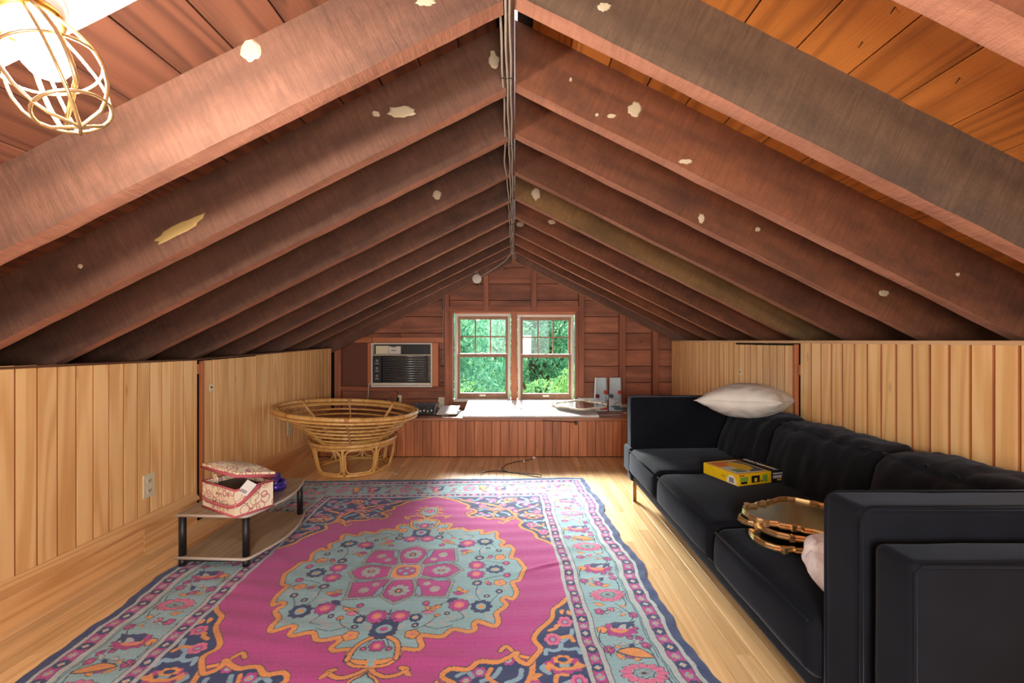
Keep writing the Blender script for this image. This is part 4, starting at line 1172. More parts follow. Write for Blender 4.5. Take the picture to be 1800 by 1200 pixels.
# ================================================================== SOFA
def sofa():
    e = tag(empty('sofa', (1.23, 2.1, 0)), 'long navy black velvet sofa along the right wall on brass legs', 'sofa')
    ex, ey = 1.23, 2.1
    def soft(nm, lo, hi, r, mat='velvet', **k):
        cen = [(lo[i]+hi[i])/2 for i in range(3)]; h = [(hi[i]-lo[i])/2 for i in range(3)]
        rot = k.pop('rot', (0,0,0)); par = k.pop('par', None)
        return softmesh(h, r, **k).build(nm, M[mat], par or e, (cen[0]-ex, cen[1]-ey, cen[2]), rot)
    XB = 1.655
    soft('base_rail', (.80, 1.06, .148), (XB, 3.17, .262), .02)
    seat = []
    for i, (a_, b_) in enumerate(((1.165, 1.772), (1.778, 2.477), (2.483, 3.068))):
        s_ = soft('seat_cushion', (.765, a_, .215), (1.50, b_, .385), .045, ns=12, puff=(.012,0,.016), wr=.004, wf=5, seed=i)
        seat.append(s_)
        L_ = (b_-a_)/2
        for zz, rr in ((.070, .0042), (-.055, .0035)):
            MB().tube([(-.3655, -L_+.03, zz), (-.3675, 0, zz), (-.3655, L_-.03, zz)], rr, 6).build('piping', M['velvet'], s_)
    soft('seat_cushion_ear', (.765, 3.04, .215), (.797, 3.20, .385), .015, par=e)
    # arms
    for a_, b_ in ((3.07, 3.19), (1.03, 1.16)):
        s_ = soft('arm', (.785, a_, .150), (XB, b_, .722), .022, ns=10, puff=(0,.004,0), wr=.002)
        L_, W_, Z_ = (XB-.785)/2, (b_-a_)/2, (.722-.150)/2
        for sy in (-1, 1):
            MB().tube([(-L_+.004, sy*(W_-.006), -Z_+.02), (-L_+.004, sy*(W_-.006), Z_-.03), (-L_+.012, sy*(W_-.006), Z_-.012), (-L_+.03, sy*(W_-.006), Z_-.003), (L_-.05, sy*(W_-.006), Z_-.002)], .0045, 8).build('piping', M['velvet'], s_)
    # outer end panel of the near arm
    s_ = soft('end_panel', (.785, .895, .10), (XB, 1.003, .662), .020, ns=10, puff=(0,.003,.002), wr=.002, seed=4)
    L_, W_, Z_ = (XB-.785)/2, .054, .281
    MB().tube([(-L_+.006, -W_+.004, -Z_+.02), (-L_+.006, -W_+.004, Z_-.02), (-L_+.02, -W_+.004, Z_-.006), (L_-.03, -W_+.004, Z_-.006)], .0035, 8).build('piping', M['velvet'], s_)
    bx('hidden_leg_plate', (.9-ex, .96-ey, .02), (1.5-ex, .99-ey, .11), M['velvet'], e)
    soft('end_panel_link', (.84, 1.0, .16), (XB, 1.034, .64), .01)
    # back frame and back cushions
    soft('back_frame', (1.545, 1.16, .15), (XB, 3.07, .636), .03, ns=12, wr=.003)
    for i, (a_, b_) in enumerate(((1.18, 1.81), (1.815, 2.50), (2.50, 3.055))):
        def sag(q, t_, i=i):
            q.x += .05*(q.z)/.17                       # lean back
            f = max(0, t_[2]); 
            if f > .3:
                q.z += .006*noise.noise(Vector((q.x*14, q.y*34, i*7)))*f+.010*noise.noise(Vector((q.x*3, q.y*7, i*7)))*f
                q.x += .006*noise.noise(Vector((q.z*8, q.y*36+q.z*20, i*5)))*f
            return q
        s_ = softmesh((.115, (b_-a_)/2, .155), .06, ns=26, puff=(.035,.006,.022), wr=.012, wf=7, seed=i*3+1, dirw=(1,2.2,.6), sag=sag).build('back_cushion', M['cotton_black'], e, (1.495-ex, (a_+b_)/2-ey, .508), (0, 0, 0))
        L_ = (b_-a_)/2
        MB().tube([(-.045+.012*math.sin(y*40), y*L_, .150+.006*math.sin(y*23+i)) for y in [k/14-1+.08 for k in range(0, 27)]], .0045, 6).build('piping', M['cotton_black'], s_)
    for x, y in ((.825, 3.145), (.825, 1.075), (1.60, 3.145), (1.60, 1.075)):
        bx('leg', (x-.013-ex, y-.013-ey, 0), (x+.013-ex, y+.013-ey, .150), M['brass'], e, .002)
sofa()

def pillow(name, loc, rz, half, T, mat, label, tilt=(0,0), seed=0, wr=.008):
    n = 36; b = MB(); vs = []; fs = []
    for side in (1, -1):
        for i in range(n+1):
            for j in range(n+1):
                u = 2*i/n-1; v = 2*j/n-1
                uu = math.sin(u*math.pi/2)*.5+u*.5; vv = math.sin(v*math.pi/2)*.5+v*.5
                pin = 1-.10*(1-abs(uu)**2)*abs(vv)**3; pin2 = 1-.10*(1-abs(vv)**2)*abs(uu)**3
                x = half*uu*pin2; y = half*vv*pin
                t_ = max(0, (1-uu*uu)*(1-vv*vv))**.55
                z = side*T*t_
                if t_ > 0: z += wr*t_*noise.fractal(Vector((x*9+seed, y*9, side*3)), 1, 2, 3)+wr*.8*(1-t_)*math.sin((abs(x)+abs(y))*60+3*math.atan2(y, x+.001))*t_*1.5
                vs.append((x, y, z))
    m = (n+1)**2
    for i in range(n):
        for j in range(n):
            a_ = i*(n+1)+j; fs.append((a_, a_+n+1, a_+n+2, a_+1)); fs.append((m+a_, m+a_+1, m+a_+n+2, m+a_+n+1))
    b.add(vs, fs, 0, True)
    o = b.build(name, M[mat], None, loc, (tilt[0], tilt[1], rz))
    edge = []
    for s0, s1 in (((-1,-1),(1,-1)), ((1,-1),(1,1)), ((1,1),(-1,1)), ((-1,1),(-1,-1))):
        for k in range(10):
            u = s0[0]+(s1[0]-s0[0])*k/10; v = s0[1]+(s1[1]-s0[1])*k/10
            uu = math.sin(u*math.pi/2)*.5+u*.5; vv = math.sin(v*math.pi/2)*.5+v*.5
            edge.append((half*uu*(1-.10*(1-abs(vv)**2)*abs(uu)**3), half*vv*(1-.10*(1-abs(uu)**2)*abs(vv)**3), 0))
    MB().tube(edge, .003, 6, True).build('seam', M[mat], o)
    return tag(o, label, 'pillow')
pillow('throw_pillow', (1.405, 2.76, .742), R(49), .232, .105, 'linen', 'cream linen throw pillow lying on top of the sofa back', (R(-3), R(4)), 2)
tag(softmesh((.145, .085, .056), .050, ns=16, puff=(.012,.012,.02), wr=.030, wf=9, seed=5).build('fluffy_pillow', M['fluff'], None, (.985, 1.285, .496), (R(28), R(-14), R(12))), 'fluffy white pillow tucked inside the near sofa arm', 'pillow')

# ---- board game boxes on the middle of the sofa
def text_mesh(txt, size, name, mat, parent, loc, rot, ext=.0006, ax='LEFT', bold=.0):
    cu = bpy.data.curves.new('t', 'FONT'); cu.body = txt; cu.size = size; cu.extrude = ext; cu.align_x = ax; cu.offset = bold
    o = bpy.data.objects.new('t', cu); C.objects.link(o)
    bpy.context.view_layer.update(); dg = bpy.context.evaluated_depsgraph_get()
    me = bpy.data.meshes.new_from_object(o.evaluated_get(dg)); bpy.data.objects.remove(o); me.name = name
    me.materials.clear(); me.materials.append(M[mat]); return link(name, me, parent, loc, rot)
def games():
    near = Vector((1.073, 2.19, .402)); left = Vector((1.034,2.425,0)); ang = math.atan2(.0626, .2026)
    e = tag(empty('yellow_game_box', near, ang), 'flat yellow board game box with a picture lid on the sofa', 'game box')
    W_, L_, Hh = .205, .240, .056
    bx('box', (0,0,0), (W_,L_,Hh), M['yellow_card'], e, .0015)
    z = Hh
    def fl(nm, x0, x1, y0, y1, mat, d=.0006): bx(nm, (x0, y0, z), (x1, y1, z+d), M[mat], e)
    fl('lid_picture', .012, W_-.012, .020, L_-.018, 'pale_ink', .0004)
    fl('print', .014, .105, L_-.105, L_-.022, 'orange_ink'); fl('print', .108, W_-.014, .028, L_-.03, 'slate_ink')
    MB().prism([(.125+.05*math.cos(a*.35)*1.0, .125+.075*math.sin(a*.35)*(1+.12*math.sin(a*2.1))) for a in range(18)], z+.0004, z+.0010).build('print', M['yellow_ink'], e)
    fl('print', .030, .095, .055, .085, 'green_ink'); fl('print', .030, .095, .035, .050, 'slate_ink')
    # front face (towards camera)
    def ff(nm, x0, x1, z0, z1, mat): bx(nm, (x0, -.0006, z0), (x1, 0, z1), M[mat], e)
    ff('print', .008, .040, .046, .052, 'red'); ff('print', .014, .062, .022, .042, 'green_ink'); ff('print', .018, .056, .008, .020, 'black_ink')
    ff('print', .082, .132, .010, .044, 'black_ink'); ff('print', .100, .116, .014, .032, 'yellow_ink'); ff('print', .150, .180, .010, .044, 'green_ink'); ff('print', .138, .146, .012, .020, 'black_ink')
    # left face: CE mark and barcode
    MB().prism([(.055*math.cos(a*math.pi/12)/1.7, .040*math.sin(a*math.pi/12)) for a in range(13)], 0, .0006, None).build('barcode_panel', M['white_ink'], e, (-.0002, .040, .004), (R(90), 0, R(-90)))
    for k in range(9):
        bx('barcode', (-.0014, .026+.0034*k, .008), (-.0007, .026+.0034*k+(.0012 if k % 2 else .002), .032), M['black_ink'], e)
    text_mesh('C E', .014, 'lettering', 'black_ink', e, (-.0006, .105, .022), (R(90), 0, R(-90)))
    e2 = tag(empty('black_game_box', near+Vector((W_*math.cos(ang)+.006, W_*math.sin(ang)+.003, 0)), ang), 'black game box with white WHAT DO YOU MEME lettering', 'game box')
    bx('box', (0,0,0), (.092,.245,.056), M['black_ink'], e2, .0015)
    for k, (s_, m_, y_, sz) in enumerate((('WHAT DO YOU', 'white_ink', .040, .0090), ('MEME?', 'white_ink', .020, .0200), ('GAME', 'yellow_ink', .007, .0120))):
        if k < 2: text_mesh(s_, sz, 'lettering', m_, e2, (.004, -.0002, y_), (R(90), 0, 0), bold=.0006)
    bx('print', (.030, -.0008, .008), (.062, 0, .015), M['yellow_ink'], e2)
    # lid lettering reading from the left side
    text_mesh('WHAT DO YOU', .030, 'lettering', 'white_ink', e2, (.034, .232, .0562), (0, 0, R(-90)), bold=.0008)
    text_mesh('MEME?', .044, 'lettering', 'white_ink', e2, (.066, .232, .0562), (0, 0, R(-90)), bold=.001) if False else None
    bx('print', (.040, .05, .056), (.052, .14, .0566), M['yellow_ink'], e2)
    bx('print', (.004, .21, .056), (.010, .235, .0566), M['red'], e2)
games()

# ---- scalloped gold trays
def quatrefoil(a, b_, style=0):
    """ornate outline: round lobes left/right, ogee shoulders with small steps"""
    q = [(1.0, 0), (.985,.16), (.93,.33), (.82,.45), (.68,.48), (.67,.56), (.60,.60), (.50,.62), (.42,.68), (.40,.76), (.30,.80), (.22,.88), (.13,.97), (0,1.0)]
    pts = [(x*a, y*b_) for x, y in q]; full = pts+[(-x, y) for x, y in reversed(pts[:-1])]
    full = full+[(x, -y) for x, y in reversed(full[1:-1])]
    return full
def hexfoil(a, b_):
    q = [(1.0,0), (.97,.13), (.90,.24), (.78,.34), (.76,.40), (.72,.62), (.60,.80), (.42,.90), (.25,.93), (.23,.99), (0,1.0)]
    pts = [(x*a, y*b_) for x, y in q]; full = pts+[(-x, y) for x, y in reversed(pts[:-1])]
    return full+[(x, -y) for x, y in reversed(full[1:-1])]
def tray(name, loc, rz, a, b_, label, frame='gold', glass='mirror', shape=quatrefoil, group=None, tilt=(0,0), hooks=True, r=.0075, cat='tray'):
    e = tag(empty(name, loc), label, cat, group); e.rotation_euler = (tilt[0], tilt[1], rz)
    P = shape(a, b_); n = len(P)
    MB().prism([(x*.985, y*.985) for x, y in P], .004, .007).build('mirror', M[glass], e)
    prof = [(0,.0), (.014,.0), (.016,.006), (.012,.011), (.014,.016), (.010,.022), (.003,.022), (0,.012)]
    vs = []; fs = []; m = len(prof)
    for i, (x, y) in enumerate(P):
        p0 = Vector(P[i-1]); p1 = Vector(P[(i+1) % n]); t_ = (p1-p0).normalized(); nn = Vector((t_.y, -t_.x))
        for o_, z in prof: vs.append((x+nn.x*(o_-.006)*r/.009, y+nn.y*(o_-.006)*r/.009, z*r/.009))
    for i in range(n):
        j = (i+1) % n
        for k in range(m):
            l = (k+1) % m; fs.append((i*m+k, j*m+k, j*m+l, i*m+l))
    MB().add(vs, fs).build('frame', M[frame], e)
    if hooks:
        for i in (3, 7, n//2-7, n//2-3, n//2+3, n//2+7, n-7, n-3):
            x, y = P[i % n]; d = Vector((x, y)).normalized()
            bx('clasp', (x+d.x*.006-.009, y+d.y*.006-.009, -.0035), (x+d.x*.006+.009, y+d.y*.006+.009, .020), M[frame], e, .002)
    return e
SZ = .4085
tray('gold_tray', (1.030, 1.60, SZ), R(14), .200, .150, 'lowest of the three scalloped gold trays on the sofa', shape=quatrefoil)
tray('gold_tray', (1.055, 1.655, SZ+.022), R(-12), .220, .160, 'middle scalloped gold tray in the stack on the sofa', shape=hexfoil)
tray('gold_tray', (1.085, 1.665, SZ+.044), R(-6), .228, .182, 'topmost and largest scalloped gold mirror tray on the sofa', shape=quatrefoil)

# ================================================================== AIR CONDITIONER
def aircon():
    x0, x1, z0, z1 = gx(656), gx(761.3), gz(679), gz(602.6)
    e = tag(empty('air_conditioner', ((x0+x1)/2, 4.90, z0)), 'old window air conditioner without cover, coils showing, in the gable', 'air conditioner')
    W_, Hh = x1-x0, z1-z0; w2 = W_/2
    b = MB(); fy0, fy1 = -.05, .058
    b.box((-w2, fy0, 0), (-w2+.014, fy1, Hh)); b.box((w2-.014, fy0, 0), (w2, fy1, Hh)); b.box((-w2+.014, fy0, 0), (w2-.014, fy1, .016)); b.box((-w2+.014, fy0, Hh-.014), (w2-.014, fy1, Hh))
    b.box((-w2, .052, 0), (w2, .058, Hh))
    b.build('case', M['white_trim'], e)
    bx('inner_back', (-w2+.014, .03, .016), (w2-.014, .05, Hh-.014), M['black'], e)
    bx('sheet_cover', (-w2+.035, -.005, Hh*.745), (-w2+.17, .03, Hh-.03), M['ivory'], e, .002)
    bx('sheet_cover', (-w2+.172, .005, Hh*.745), (-w2+.30, .03, Hh-.035), M['white_trim'], e, .002)
    for zz in (.82, .90): bx('slot', (-w2+.20, .002, Hh*zz), (-w2+.25, .0055, Hh*zz+.008), M['black_ink'], e)
    bx('divider', (-w2+.014, -.04, Hh*.715), (w2-.014, .03, Hh*.738), M['champagne'], e, .002)
    cp = bx('control_panel', (-w2+.016, -.042, .05), (-w2+.105, .01, Hh*.715), M['black'], e, .002)
    h2 = (Hh*.715-.05)/2
    for zz in (.62, .06, -.52):
        MB().tube([(0,0,0), (0,-.012,0)], .016, 14).build('knob', M['grey'], cp, (0, -.0265, h2*zz))
        bx('print', (-.020, -.0270, h2*zz-.034), (.020, -.0262, h2*zz-.029), M['pale_ink'], cp)
    bx('coil_bed', (-w2+.11, -.005, .055), (w2-.03, .028, Hh*.71), M['black'], e)
    for k in range(11):
        zz = .065+k*(Hh*.71-.075)/10
        MB().tube([(-w2+.12, -.014, zz), (w2-.045, -.014, zz)], .0038, 6).build('coil', M['chrome'], e)
        MB().tube([(w2-.045, -.014, zz), (w2-.028, -.016, zz+.006), (w2-.028, -.016, zz+.016), (w2-.045, -.014, zz+.022)], .0035, 6).build('coil_bend', M['champagne'], e)
    bx('drain_tray', (-w2+.016, -.045, .018), (w2-.02, .02, .045), M['champagne'], e, .003)
    bx('rating_label', (.02, -.047, .022), (.135, -.0452, .044), M['paper'], e)
    c_ = MB().tube([(-w2-.004, -.02, .07), (-w2-.03, -.035, .02), (-w2-.035, -.03, -.08), (-w2-.05, -.02, -.16), (-w2-.07, -.01, -.20), (-w2-.075, 0, -.228)], .006, 8).build('power_cord', M['cable'], e)
aircon()

# ================================================================== OUTLETS, JUNCTION BOX, CABLES
def outlet(loc, rz, label, kind='duplex', sc_=1.0):
    e = tag(empty('wall_outlet', loc, rz), label, 'outlet')      # plate faces local -Y
    bx('cover_plate', (-.039*sc_, -.006, -.062*sc_), (.039*sc_, 0, .062*sc_), M['ivory'], e, .002)
    for zz in (.026, -.026):
        s_ = bx('socket', (-.017, -.008, zz-.015), (.017, -.006, zz+.015), M['ivory'], e, .001)
        for xx in (-.006, .006): bx('slot', (xx-.0015, -.0022, -.004), (xx+.0015, -.0008, .006), M['black_ink'], s_)
        bx('slot', (-.002, -.0022, -.011), (.002, -.0008, -.007), M['black_ink'], s_)
    return e
outlet((XL+.0012, 2.42, .335), R(90), 'ivory outlet low on the left plank wall, nearer the camera')
outlet((XL+.0012, 3.93, .350), R(90), 'ivory outlet on the left plank wall beside the rattan chair')
outlet((gx(698.5), 4.955, gz(705)), 0, 'ivory gable outlet with an adaptor, under the air conditioner')
outlet((gx(775.5), 4.955, gz(708)), 0, 'ivory outlet on the gable just left of the window', sc_=.95)
e = tag(empty('plug_adaptor', (gx(698.5), 4.945, gz(702))), 'dark plug adaptor in the gable outlet under the air conditioner', 'adaptor')
bx('body', (-.013, -.03, -.018), (.013, 0, .022), M['black'], e, .004)
MB().tube([(.01,-.02,-.01), (.035,-.03,-.035), (.05,-.035,-.06)], .0035, 6).build('lead', M['cable'], e)
e = tag(empty('cable_knob', (gx(682), 4.957, gz(705))), 'small round grey cable cover on the gable board', 'cable cover')
MB().lathe([(.001,.010), (.016,.010), (.020,.004), (.021,0)], 18, Matrix.Rotation(R(90), 4, 'X')).build('cover', M['grey'], e)

e = tag(empty('junction_box', (gx(840), 4.80, gz(492.5))), 'round white junction box with looped cables near the gable top', 'junction box')
MB().lathe([(.001,.016), (.040,.015), (.049,.008), (.050,-.012), (.046,-.016), (.001,-.016)], 32, Matrix.Rotation(R(90), 4, 'X')).build('cover', M['white_trim'], e)
for sx in (-.009, .009):
    MB().tube([(sx,0,.045), (sx,-.004,.075), (sx*.6,0,.10)], .005, 8).build('connector', M['chrome'], e)
    MB().tube([(sx,0,-.048), (sx,0,-.07)], .0055, 8).build('connector', M['black'], e)
MB().tube([(0,.02,0), (0,.145,0)], .02, 8).build('mount', M['grey'], e)

cb = tag(empty('gable_cables', (gx(782), 4.87, gz(560))), 'bundle of dark cables running from the junction box down a stud', 'cable')
for k in range(4):
    o_ = k*.010; c0 = Vector((gx(782), 4.87, gz(560)))
    pts = [(gx(838), 4.80, gz(479)+.01), (gx(822), 4.80, gz(484.5)+o_*.4-.01), (gx(805), 4.805, gz(492)+o_), (gx(792), 4.83, gz(498)+o_), (gx(784)-.004, 4.862, gz(507)+o_*.5), (gx(781)-.003-o_*.4, 4.872, gz(520)), (gx(781.5)-o_*.4, 4.875, gz(545)), (gx(781)-o_*.4, 4.875, gz(600)), (gx(781)-o_*.4, 4.875, gz(640))]
    P = [Vector(p)-c0 for p in pts]
    if k > 1: P = P[:7]
    MB().tube(P, .0042, 6).build('strand', M['cable'] if k == 1 else M['dark_cable'], cb)
MB().tube([Vector((gx(846), 4.81, gz(489)))-c0, Vector((gx(870), 4.80, gz(475)))-c0, Vector((gx(888), 4.78, gz(463)))-c0, Vector((gx(898), 4.75, gz(452)))-c0, Vector((gx(903), 4.70, gz(440)))-c0], .004, 6).build('strand', M['cable'], cb)

rc = tag(empty('ridge_cables', (-.02, 2.5, RID-.006)), 'old grey cables stapled along the underside of the ridge', 'cable')
for k, (xo, zo, mt) in enumerate(((-.022, -.004, 'cable'), (-.007, -.005, 'cable'), (.006, -.003, 'cable'))):
    pts = []
    for i in range(60):
        y = -1.6+i*3.95/59
        pts.append((xo+.0016*math.sin(i*1.1+k*2)+(.0 if k else -.010*math.exp(-((y+.15)/.25)**2)), y, zo+.0012*math.sin(i*.8+k)-(.012*math.exp(-((y+.15)/.25)**2) if k == 0 else 0)))
    MB().tube(pts, .0052, 8, flat=.75).build('strand', M[mt], rc)
for yy in (-.9, -.35, .45, 1.1, 1.8): bx('staple', (-.030, yy-.002, -.010), (.016, yy+.002, .004), M['rust'], rc)
for i in range(3):
    MB().tube([(.0+.01*i, 2.30, -.0), (-.01+.02*i, 2.33, -.02-.01*i), (.01*i, 2.31, -.045-.012*i)], .003, 6).build('loose_end', M['cable'], rc)

# ================================================================== CAGED LAMP
def lamp():
    Y = .735; bulb = Vector((-.7626, Y, 1.569)); ax = Vector((SA, 0, -CA))
    e = tag(empty('caged_lamp', bulb-ax*.085), 'glowing caged work lamp fixed to the beam at top left', 'lamp')
    rot = ax.to_track_quat('Z', 'Y').to_matrix().to_4x4()
    MB().lathe([(.001,-.006), (.058,-.006), (.060,.004), (.052,.014), (.034,.030), (.030,.036), (.001,.036)], 32, rot).build('porcelain_base', M['porcelain'], e)
    MB().lathe([(.036,.020), (.045,.022), (.047,.034), (.040,.040), (.034,.038), (.036,.020)], 28, rot).build('collar', M['brass'], e)
    prof = [(.001,.036), (.013,.038), (.015,.052), (.024,.068), (.031,.086), (.032,.100), (.027,.116), (.016,.128), (.001,.133)]
    MB().lathe([(.013,.028),(.014,.040)], 20, rot).build('socket', M['brass'], e)
    MB().lathe(prof, 22, rot).build('bulb', M['bulb'], e)
    cg = MB(); L0, L1 = .036, .222
    def cr(t_): return .040+.032*math.sin(math.pi*min(1, t_*1.05)**.9)*.95 if t_ < .8 else .0
    radii = [(.040,0), (.056,.18), (.068,.38), (.071,.55), (.064,.74), (.046,.90), (.022,.98), (.0,1.0)]
    def rad(t_):
        for (r0, t0), (r1, t1) in zip(radii, radii[1:]):
            if t_ <= t1: return r0+(r1-r0)*(t_-t0)/(t1-t0)
        return 0
    def pt(an, t_, k=1): return rot @ Vector((rad(t_)*k*math.cos(an), rad(t_)*k*math.sin(an), L0+(L1-L0)*t_))
    for k in range(3):
        an = k*math.pi/3+.35
        pts = [pt(an, i/14) for i in range(14)]+[pt(an+math.pi, 1-i/14) for i in range(15)]
        MB().tube(pts, .0028, 8).build('cage_wire', M['cage_brass'], e)
    for t_ in (.40, .86):
        MB().tube([pt(a_*2*math.pi/32, t_) for a_ in range(32)], .0025, 8, True).build('cage_ring', M['cage_brass'], e)
    hp = [pt(2.2, i/10, 1.10) for i in range(9)]+[pt(2.2+math.pi, .8-i/10, 1.10) for i in range(9)]
    MB().tube(hp, .0038, 8).build('cage_seam', M['cage_brass'], e)
lamp()

# ================================================================== THINGS ON THE BENCH
# tilted white board leaning on the window sill
def incl(name, x0, x1, y0, y1, za, zb, th, mat, parent=None):
    ang = math.atan2(zb-za, y1-y0); L_ = math.hypot(y1-y0, zb-za)
    o = MB().box((-(x1-x0)/2, 0, 0), ((x1-x0)/2, L_, th), .004).build(name, M[mat], parent, ((x0+x1)/2, y0, za), (ang, 0, 0)); return o
wbd = incl('white_board', -.50, .80, 4.315, 4.87, .377, .455, .018, 'white_board')
tag(wbd, 'large white board tilted against the window sill on the bench', 'board')
MB().tube([(-.30,.50,.0185), (-.28,.36,.0185), (-.16,.30,.0185), (-.12,.235,.0185), (.06,.235,.0185), (.16,.14,.0185), (.30,.115,.0185)], .0028, 6, flat=.5).build('crack', M['dark_trim'], wbd)
bx('sticker', (-.38,.16,.018), (-.10,.24,.0186), M['paper'], wbd)
bx('sticker', (-.45,.49,.018), (-.39,.51,.0186), M['grey'], wbd)
tray('wavy_mirror', (.60, 4.70, .452), R(10), .235, .11, 'gold-edged wavy mirror lying behind another on the bench', 'champagne', 'mirror_pale', quatrefoil, tilt=(R(6),0), hooks=False, r=.007, cat='mirror')
tray('wavy_mirror', (.66, 4.56, .457), R(-8), .255, .165, 'gold-edged wavy mirror lying foremost on the white board', 'champagne', 'mirror_pale', quatrefoil, tilt=(R(9),0), hooks=False, r=.007, cat='mirror')
# packaged toy boxes (their contents left empty)
def package(x, y, rz, accent, side, label):
    e = tag(empty('toy_package', (x, y, .3765), rz), label, 'package')
    w0, w1, Hh, d0, d1 = .066, .055, .345, .085, .05
    card = MB(); 
    def taper(xa, xb, ya, yb, z0, z1, b):
        vs = []
        for z, wk in ((z0, 0), (z1, 1)):
            for xx in (xa, xb):
                for yy in (ya, yb):
                    f = z/Hh; w_ = w0+(w1-w0)*f; d_ = d0+(d1-d0)*f
                    vs.append((xx*w_, yy*d_, z))
        b.add(vs, [(0,1,3,2),(4,6,7,5),(0,4,5,1),(2,3,7,6),(0,2,6,4),(1,5,7,3)])
    taper(-1, 1, .96, 1.0, 0, Hh, card); taper(-1, -.94, 0, .96, 0, Hh, card); taper(.94, 1, 0, .96, 0, Hh, card); taper(-.94, .94, 0, .96, Hh-.006, Hh, card); taper(-.94, .94, 0, .96, 0, .005, card)
    card.build('carton', M['pale_ink'], e)
    b = MB(); taper(-.94, .94, .80, .95, .10, Hh-.008, b); b.build('inner_tray', M['pale_ink'], e)
    poly = [(-w0,0), (w0,0), (w0*.98,.085), (w0*.55,.10), (w0*.35,.118), (0,.104), (-w0*.2,.125), (-w0*.5,.115), (-w0*.7,.14), (-w0*.95,.135)]
    fp = MB().prism(poly, 0, .003, Matrix.Rotation(R(90), 4, 'X')).build('front_panel', M['pale_ink'], e, (0, .001, 0))
    bx('print', (-.01,-.0046,.012), (w0*.96,-.0031,.040 if side else .055), M[accent], fp)
    bx('print', (-.040,-.0046,.038), (.050,-.0036,.055), M[accent], fp)
    bx('print', (.0,-.0046,.083), (.048,-.0036,.089), M['slate_ink'], fp)
    MB().tube([(0,0,0), (0,-.004,0)], .008, 10).build('print', M['orange_ink'], fp, (0,-.0032,.066))
    b = MB(); taper(-.93, .93, .0, .015, .10, Hh-.007, b); b.build('clear_window', M['clear'], e)
    MB().tube([(0,0,0), (0,-.004,0)], .022, 16).build('badge', M['maroon' if accent == 'red' else 'slate_ink'], e, (-.040, -.001, .155))
    MB().lathe([(.001,.004), (.018,.003), (.020,0)], 14, Matrix.Rotation(R(90), 4, 'X') @ Matrix.Scale(1.5, 4, (0,0,1)) if False else Matrix.Rotation(R(90), 4, 'X')).build('badge', M['red'], e, (.046, -.001, .195))
    b = MB(); taper(.995, 1.012, .02, .9, .0, Hh*.95, b); b.build('side_print', M['maroon' if accent == 'red' else 'blue_card'], e)
package(gx(1056.5)*.965, 4.74, R(3), 'red', 0, 'tall clear-fronted toy package with red print on the bench')
package(gx(1081)*.965, 4.74, R(-8), 'blue_card', 1, 'tall clear-fronted toy package with blue print on the bench')
o = bx('silver_can', (0,0,0), (.1,.1,.1), M['chrome']); bpy.data.objects.remove(o)
e = tag(empty('silver_stand', (.985, 4.86, .376)), 'small silver metal stand between the two toy packages', 'stand')
MB().tube([(0,0,0), (0,0,.012)], .028, 16).build('foot', M['chrome'], e); MB().tube([(0,0,.012), (0,0,.10)], .014, 12).build('post', M['chrome'], e); MB().tube([(0,0,.10), (0,0,.155)], .022, 14).build('head', M['white_trim'], e)
o = MB().prism([(0,0), (.055,.012), (.245,.055), (.02,.095)], 0, .0015).build('paper_sheet', M['paper'], None, (.80, 4.44, .3762)); tag(o, 'white paper sheet cut to a triangle at the bench edge', 'paper')
o = tag(empty('book_stack', (.735, 4.84, .4000)), 'closed white book lying near the right window corner', 'book')
bx('pages', (-.10,-.05,.002), (.10,.05,.022), M['paper'], o); bx('cover', (-.105,-.055,.022), (.105,.055,.026), M['white_board'], o, .001); bx('cover', (-.105,-.055,-.002), (.105,.055,.002), M['white_board'], o, .001)
bx('spine', (-.108,-.055,-.002), (-.105,.055,.026), M['slate_ink'], o); o.name = 'book'; o.location = (.77, 4.86, .474); 
bx('block', (-.09,-.04,-.097), (.09,.04,-.002), M['champagne'], o); 
e = tag(empty('disc_player', (1.175, 4.83, .3765)), 'grey and white electronic box beside the sofa arm on the bench', 'device')
bx('body', (-.10,-.08,0), (.10,.08,.045), M['grey'], e, .004); bx('top_panel', (-.102,-.082,.0452), (.102,.082,.060), M['white_board'], e, .003); bx('slot', (-.08,-.0815,.018), (.08,-.0803,.026), M['black_ink'], e)
o = bx('envelope', (1.10, 4.58, .3760), (1.24, 4.68, .3785), M['paper']); tag(o, 'white envelope on the bench beside the sofa arm', 'envelope')
# left part of the bench
o = tag(incl('white_sheet_panel', gx(772)*.93, gx(806)*.93, 4.42, 4.72, .392, .43, .008, 'white_board'), 'thin white panel resting beside the large white board', 'panel')
bx('edge', (-.098,-.004,-.002), (.098,.0,.010), M['champagne'], o)
o = bx('black_case', (-.79, 4.45, .376), (-.56, 4.72, .392), M['black'], None, .004); tag(o, 'flat black case under the thin white panel', 'case')
def rack():
    e = tag(empty('record_rack', (-.905, 4.58, .376)), 'black rack with thin upright dividers and white clips on the bench', 'rack')
    bx('tray', (-.13,-.09,0), (.11,.09,.035), M['black'], e, .006)
    for k in range(11):
        x = -.12+k*.0215
        o = MB().box((-.001,-.08,0), (.001,.08,.07)).build('divider', M['grey'], e, (x,0,.035), (0, R(18), 0))
    for k in range(6):
        x = -.10+k*.036; bx('clip', (x-.007,-.094,.028+.006*(k % 2)), (x+.010,-.07,.045+.006*(k % 2)), M['white_ink'], e, .003)
    o = bx('end_plate', (-.002,-.09,0), (.002,.09,.10), M['chrome'], e); o.location = (.118,0,.052); o.rotation_euler = (0, R(14), 0)
rack()
o = MB().tube([(-.74,4.40,.381), (-.70,4.39,.381), (-.64,4.41,.381)], .005, 8).build('metal_rod', M['chrome']); tag(o, 'short metal rod lying before the black case on the bench', 'rod')
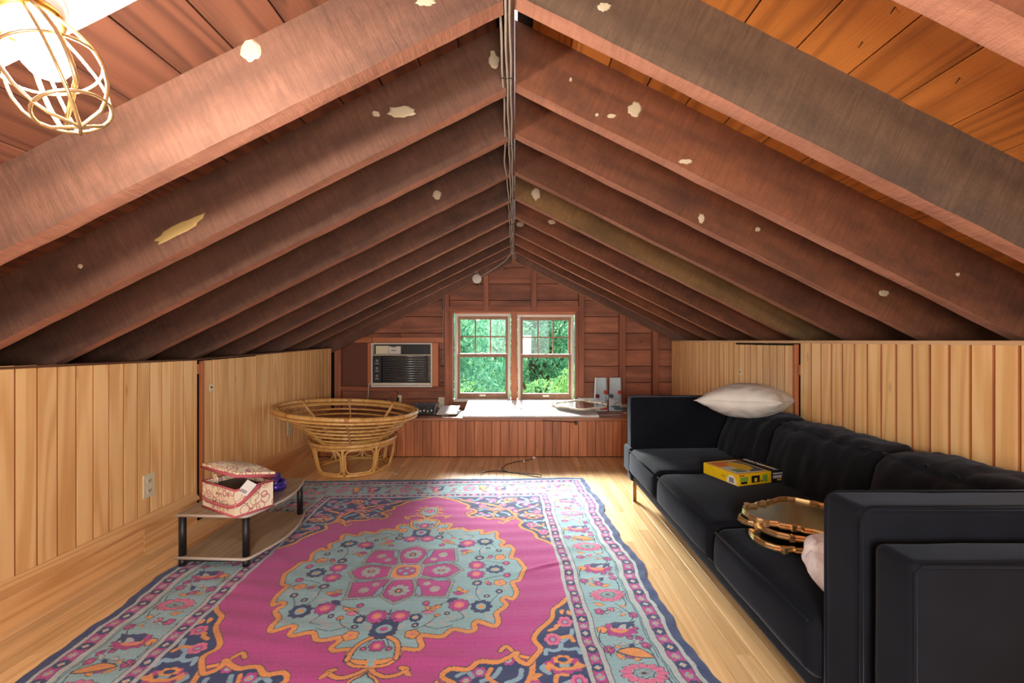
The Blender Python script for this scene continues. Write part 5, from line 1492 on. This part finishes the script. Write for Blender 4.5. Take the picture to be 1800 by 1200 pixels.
# dark cable stub hanging from the bench edge
e = tag(empty('edge_clamp', (gx(1012)*.88, YB-.016, .345)), 'dark clamp hooked under the front edge of the bench', 'clamp')
bx('jaw', (-.012,-.012,-.035), (.012,0,.0), M['dark_cable'], e, .003); MB().tube([(-.012,-.006,-.012), (-.12,-.006,-.004), (-.32,-.006,.006)], .004, 6).build('strip', M['dark_trim'], e)

# ================================================================== FLOOR BITS
def fp(x, y, z=.004):
    Y = 800*(H-z)/(y-600); return ((x-905)/800*Y, Y, z)
pts = [fp(850,830), fp(856,828.5), fp(872,827), fp(890,829), fp(905,831), fp(925,834), fp(938,837), fp(950,838.5), fp(951,834.5), fp(940,833), fp(915,831), fp(895,829.5), fp(884,826), fp(882,823), fp(890,816), fp(905,812), fp(922,809), fp(935,806.5), fp(938,804.8)]
c0 = Vector(pts[9]); c0.z = 0
e = tag(empty('floor_cord', c0), 'thin black cord snaking across the floor before the bench', 'cord')
MB().tube([Vector(p)-c0 for p in pts], .0032, 6).build('cord', M['dark_cable'], e)
p = Vector(fp(850, 830))-c0; bx('plug', (p.x-.018, p.y-.01, .001), (p.x+.012, p.y+.01, .016), M['grey'], e, .003)
p = Vector(fp(938, 805))-c0; bx('plug', (p.x-.012, p.y-.012, .001), (p.x+.016, p.y+.008, .018), M['white_ink'], e, .003)
p = Vector(fp(921, 811.5))-c0; bx('clip', (p.x-.006, p.y-.006, .001), (p.x+.006, p.y+.006, .02), M['white_ink'], e, .002)
rnd = random.Random(9)
for (x, y, r, lb) in ((695,834,.022,'crumpled white paper scrap beside the rattan chair'), (784,834,.010,'tiny white scrap between the chair and the cord'), (960,805,.011,'tiny white scrap against the bench right of the cord'), (745,801.5,.013,'tiny pale scrap against the bench left of the cord')):
    q = fp(x, y, 0); n = 9; b = MB(); vs = [(0,0,r*.5)]+[(r*math.cos(2*math.pi*k/n)*rnd.uniform(.6,1.2), r*math.sin(2*math.pi*k/n)*rnd.uniform(.4,.8), r*rnd.uniform(.05,.45)) for k in range(n)]+[(0,0,.0008)]
    b.add(vs, [(0,1+k,1+(k+1) % n) for k in range(n)]+[(n+1,1+(k+1) % n,1+k) for k in range(n)])
    tag(b.build('paper_scrap', M['paper'], None, (q[0], min(q[1], YB-.02), .0008)), lb, 'paper scrap')
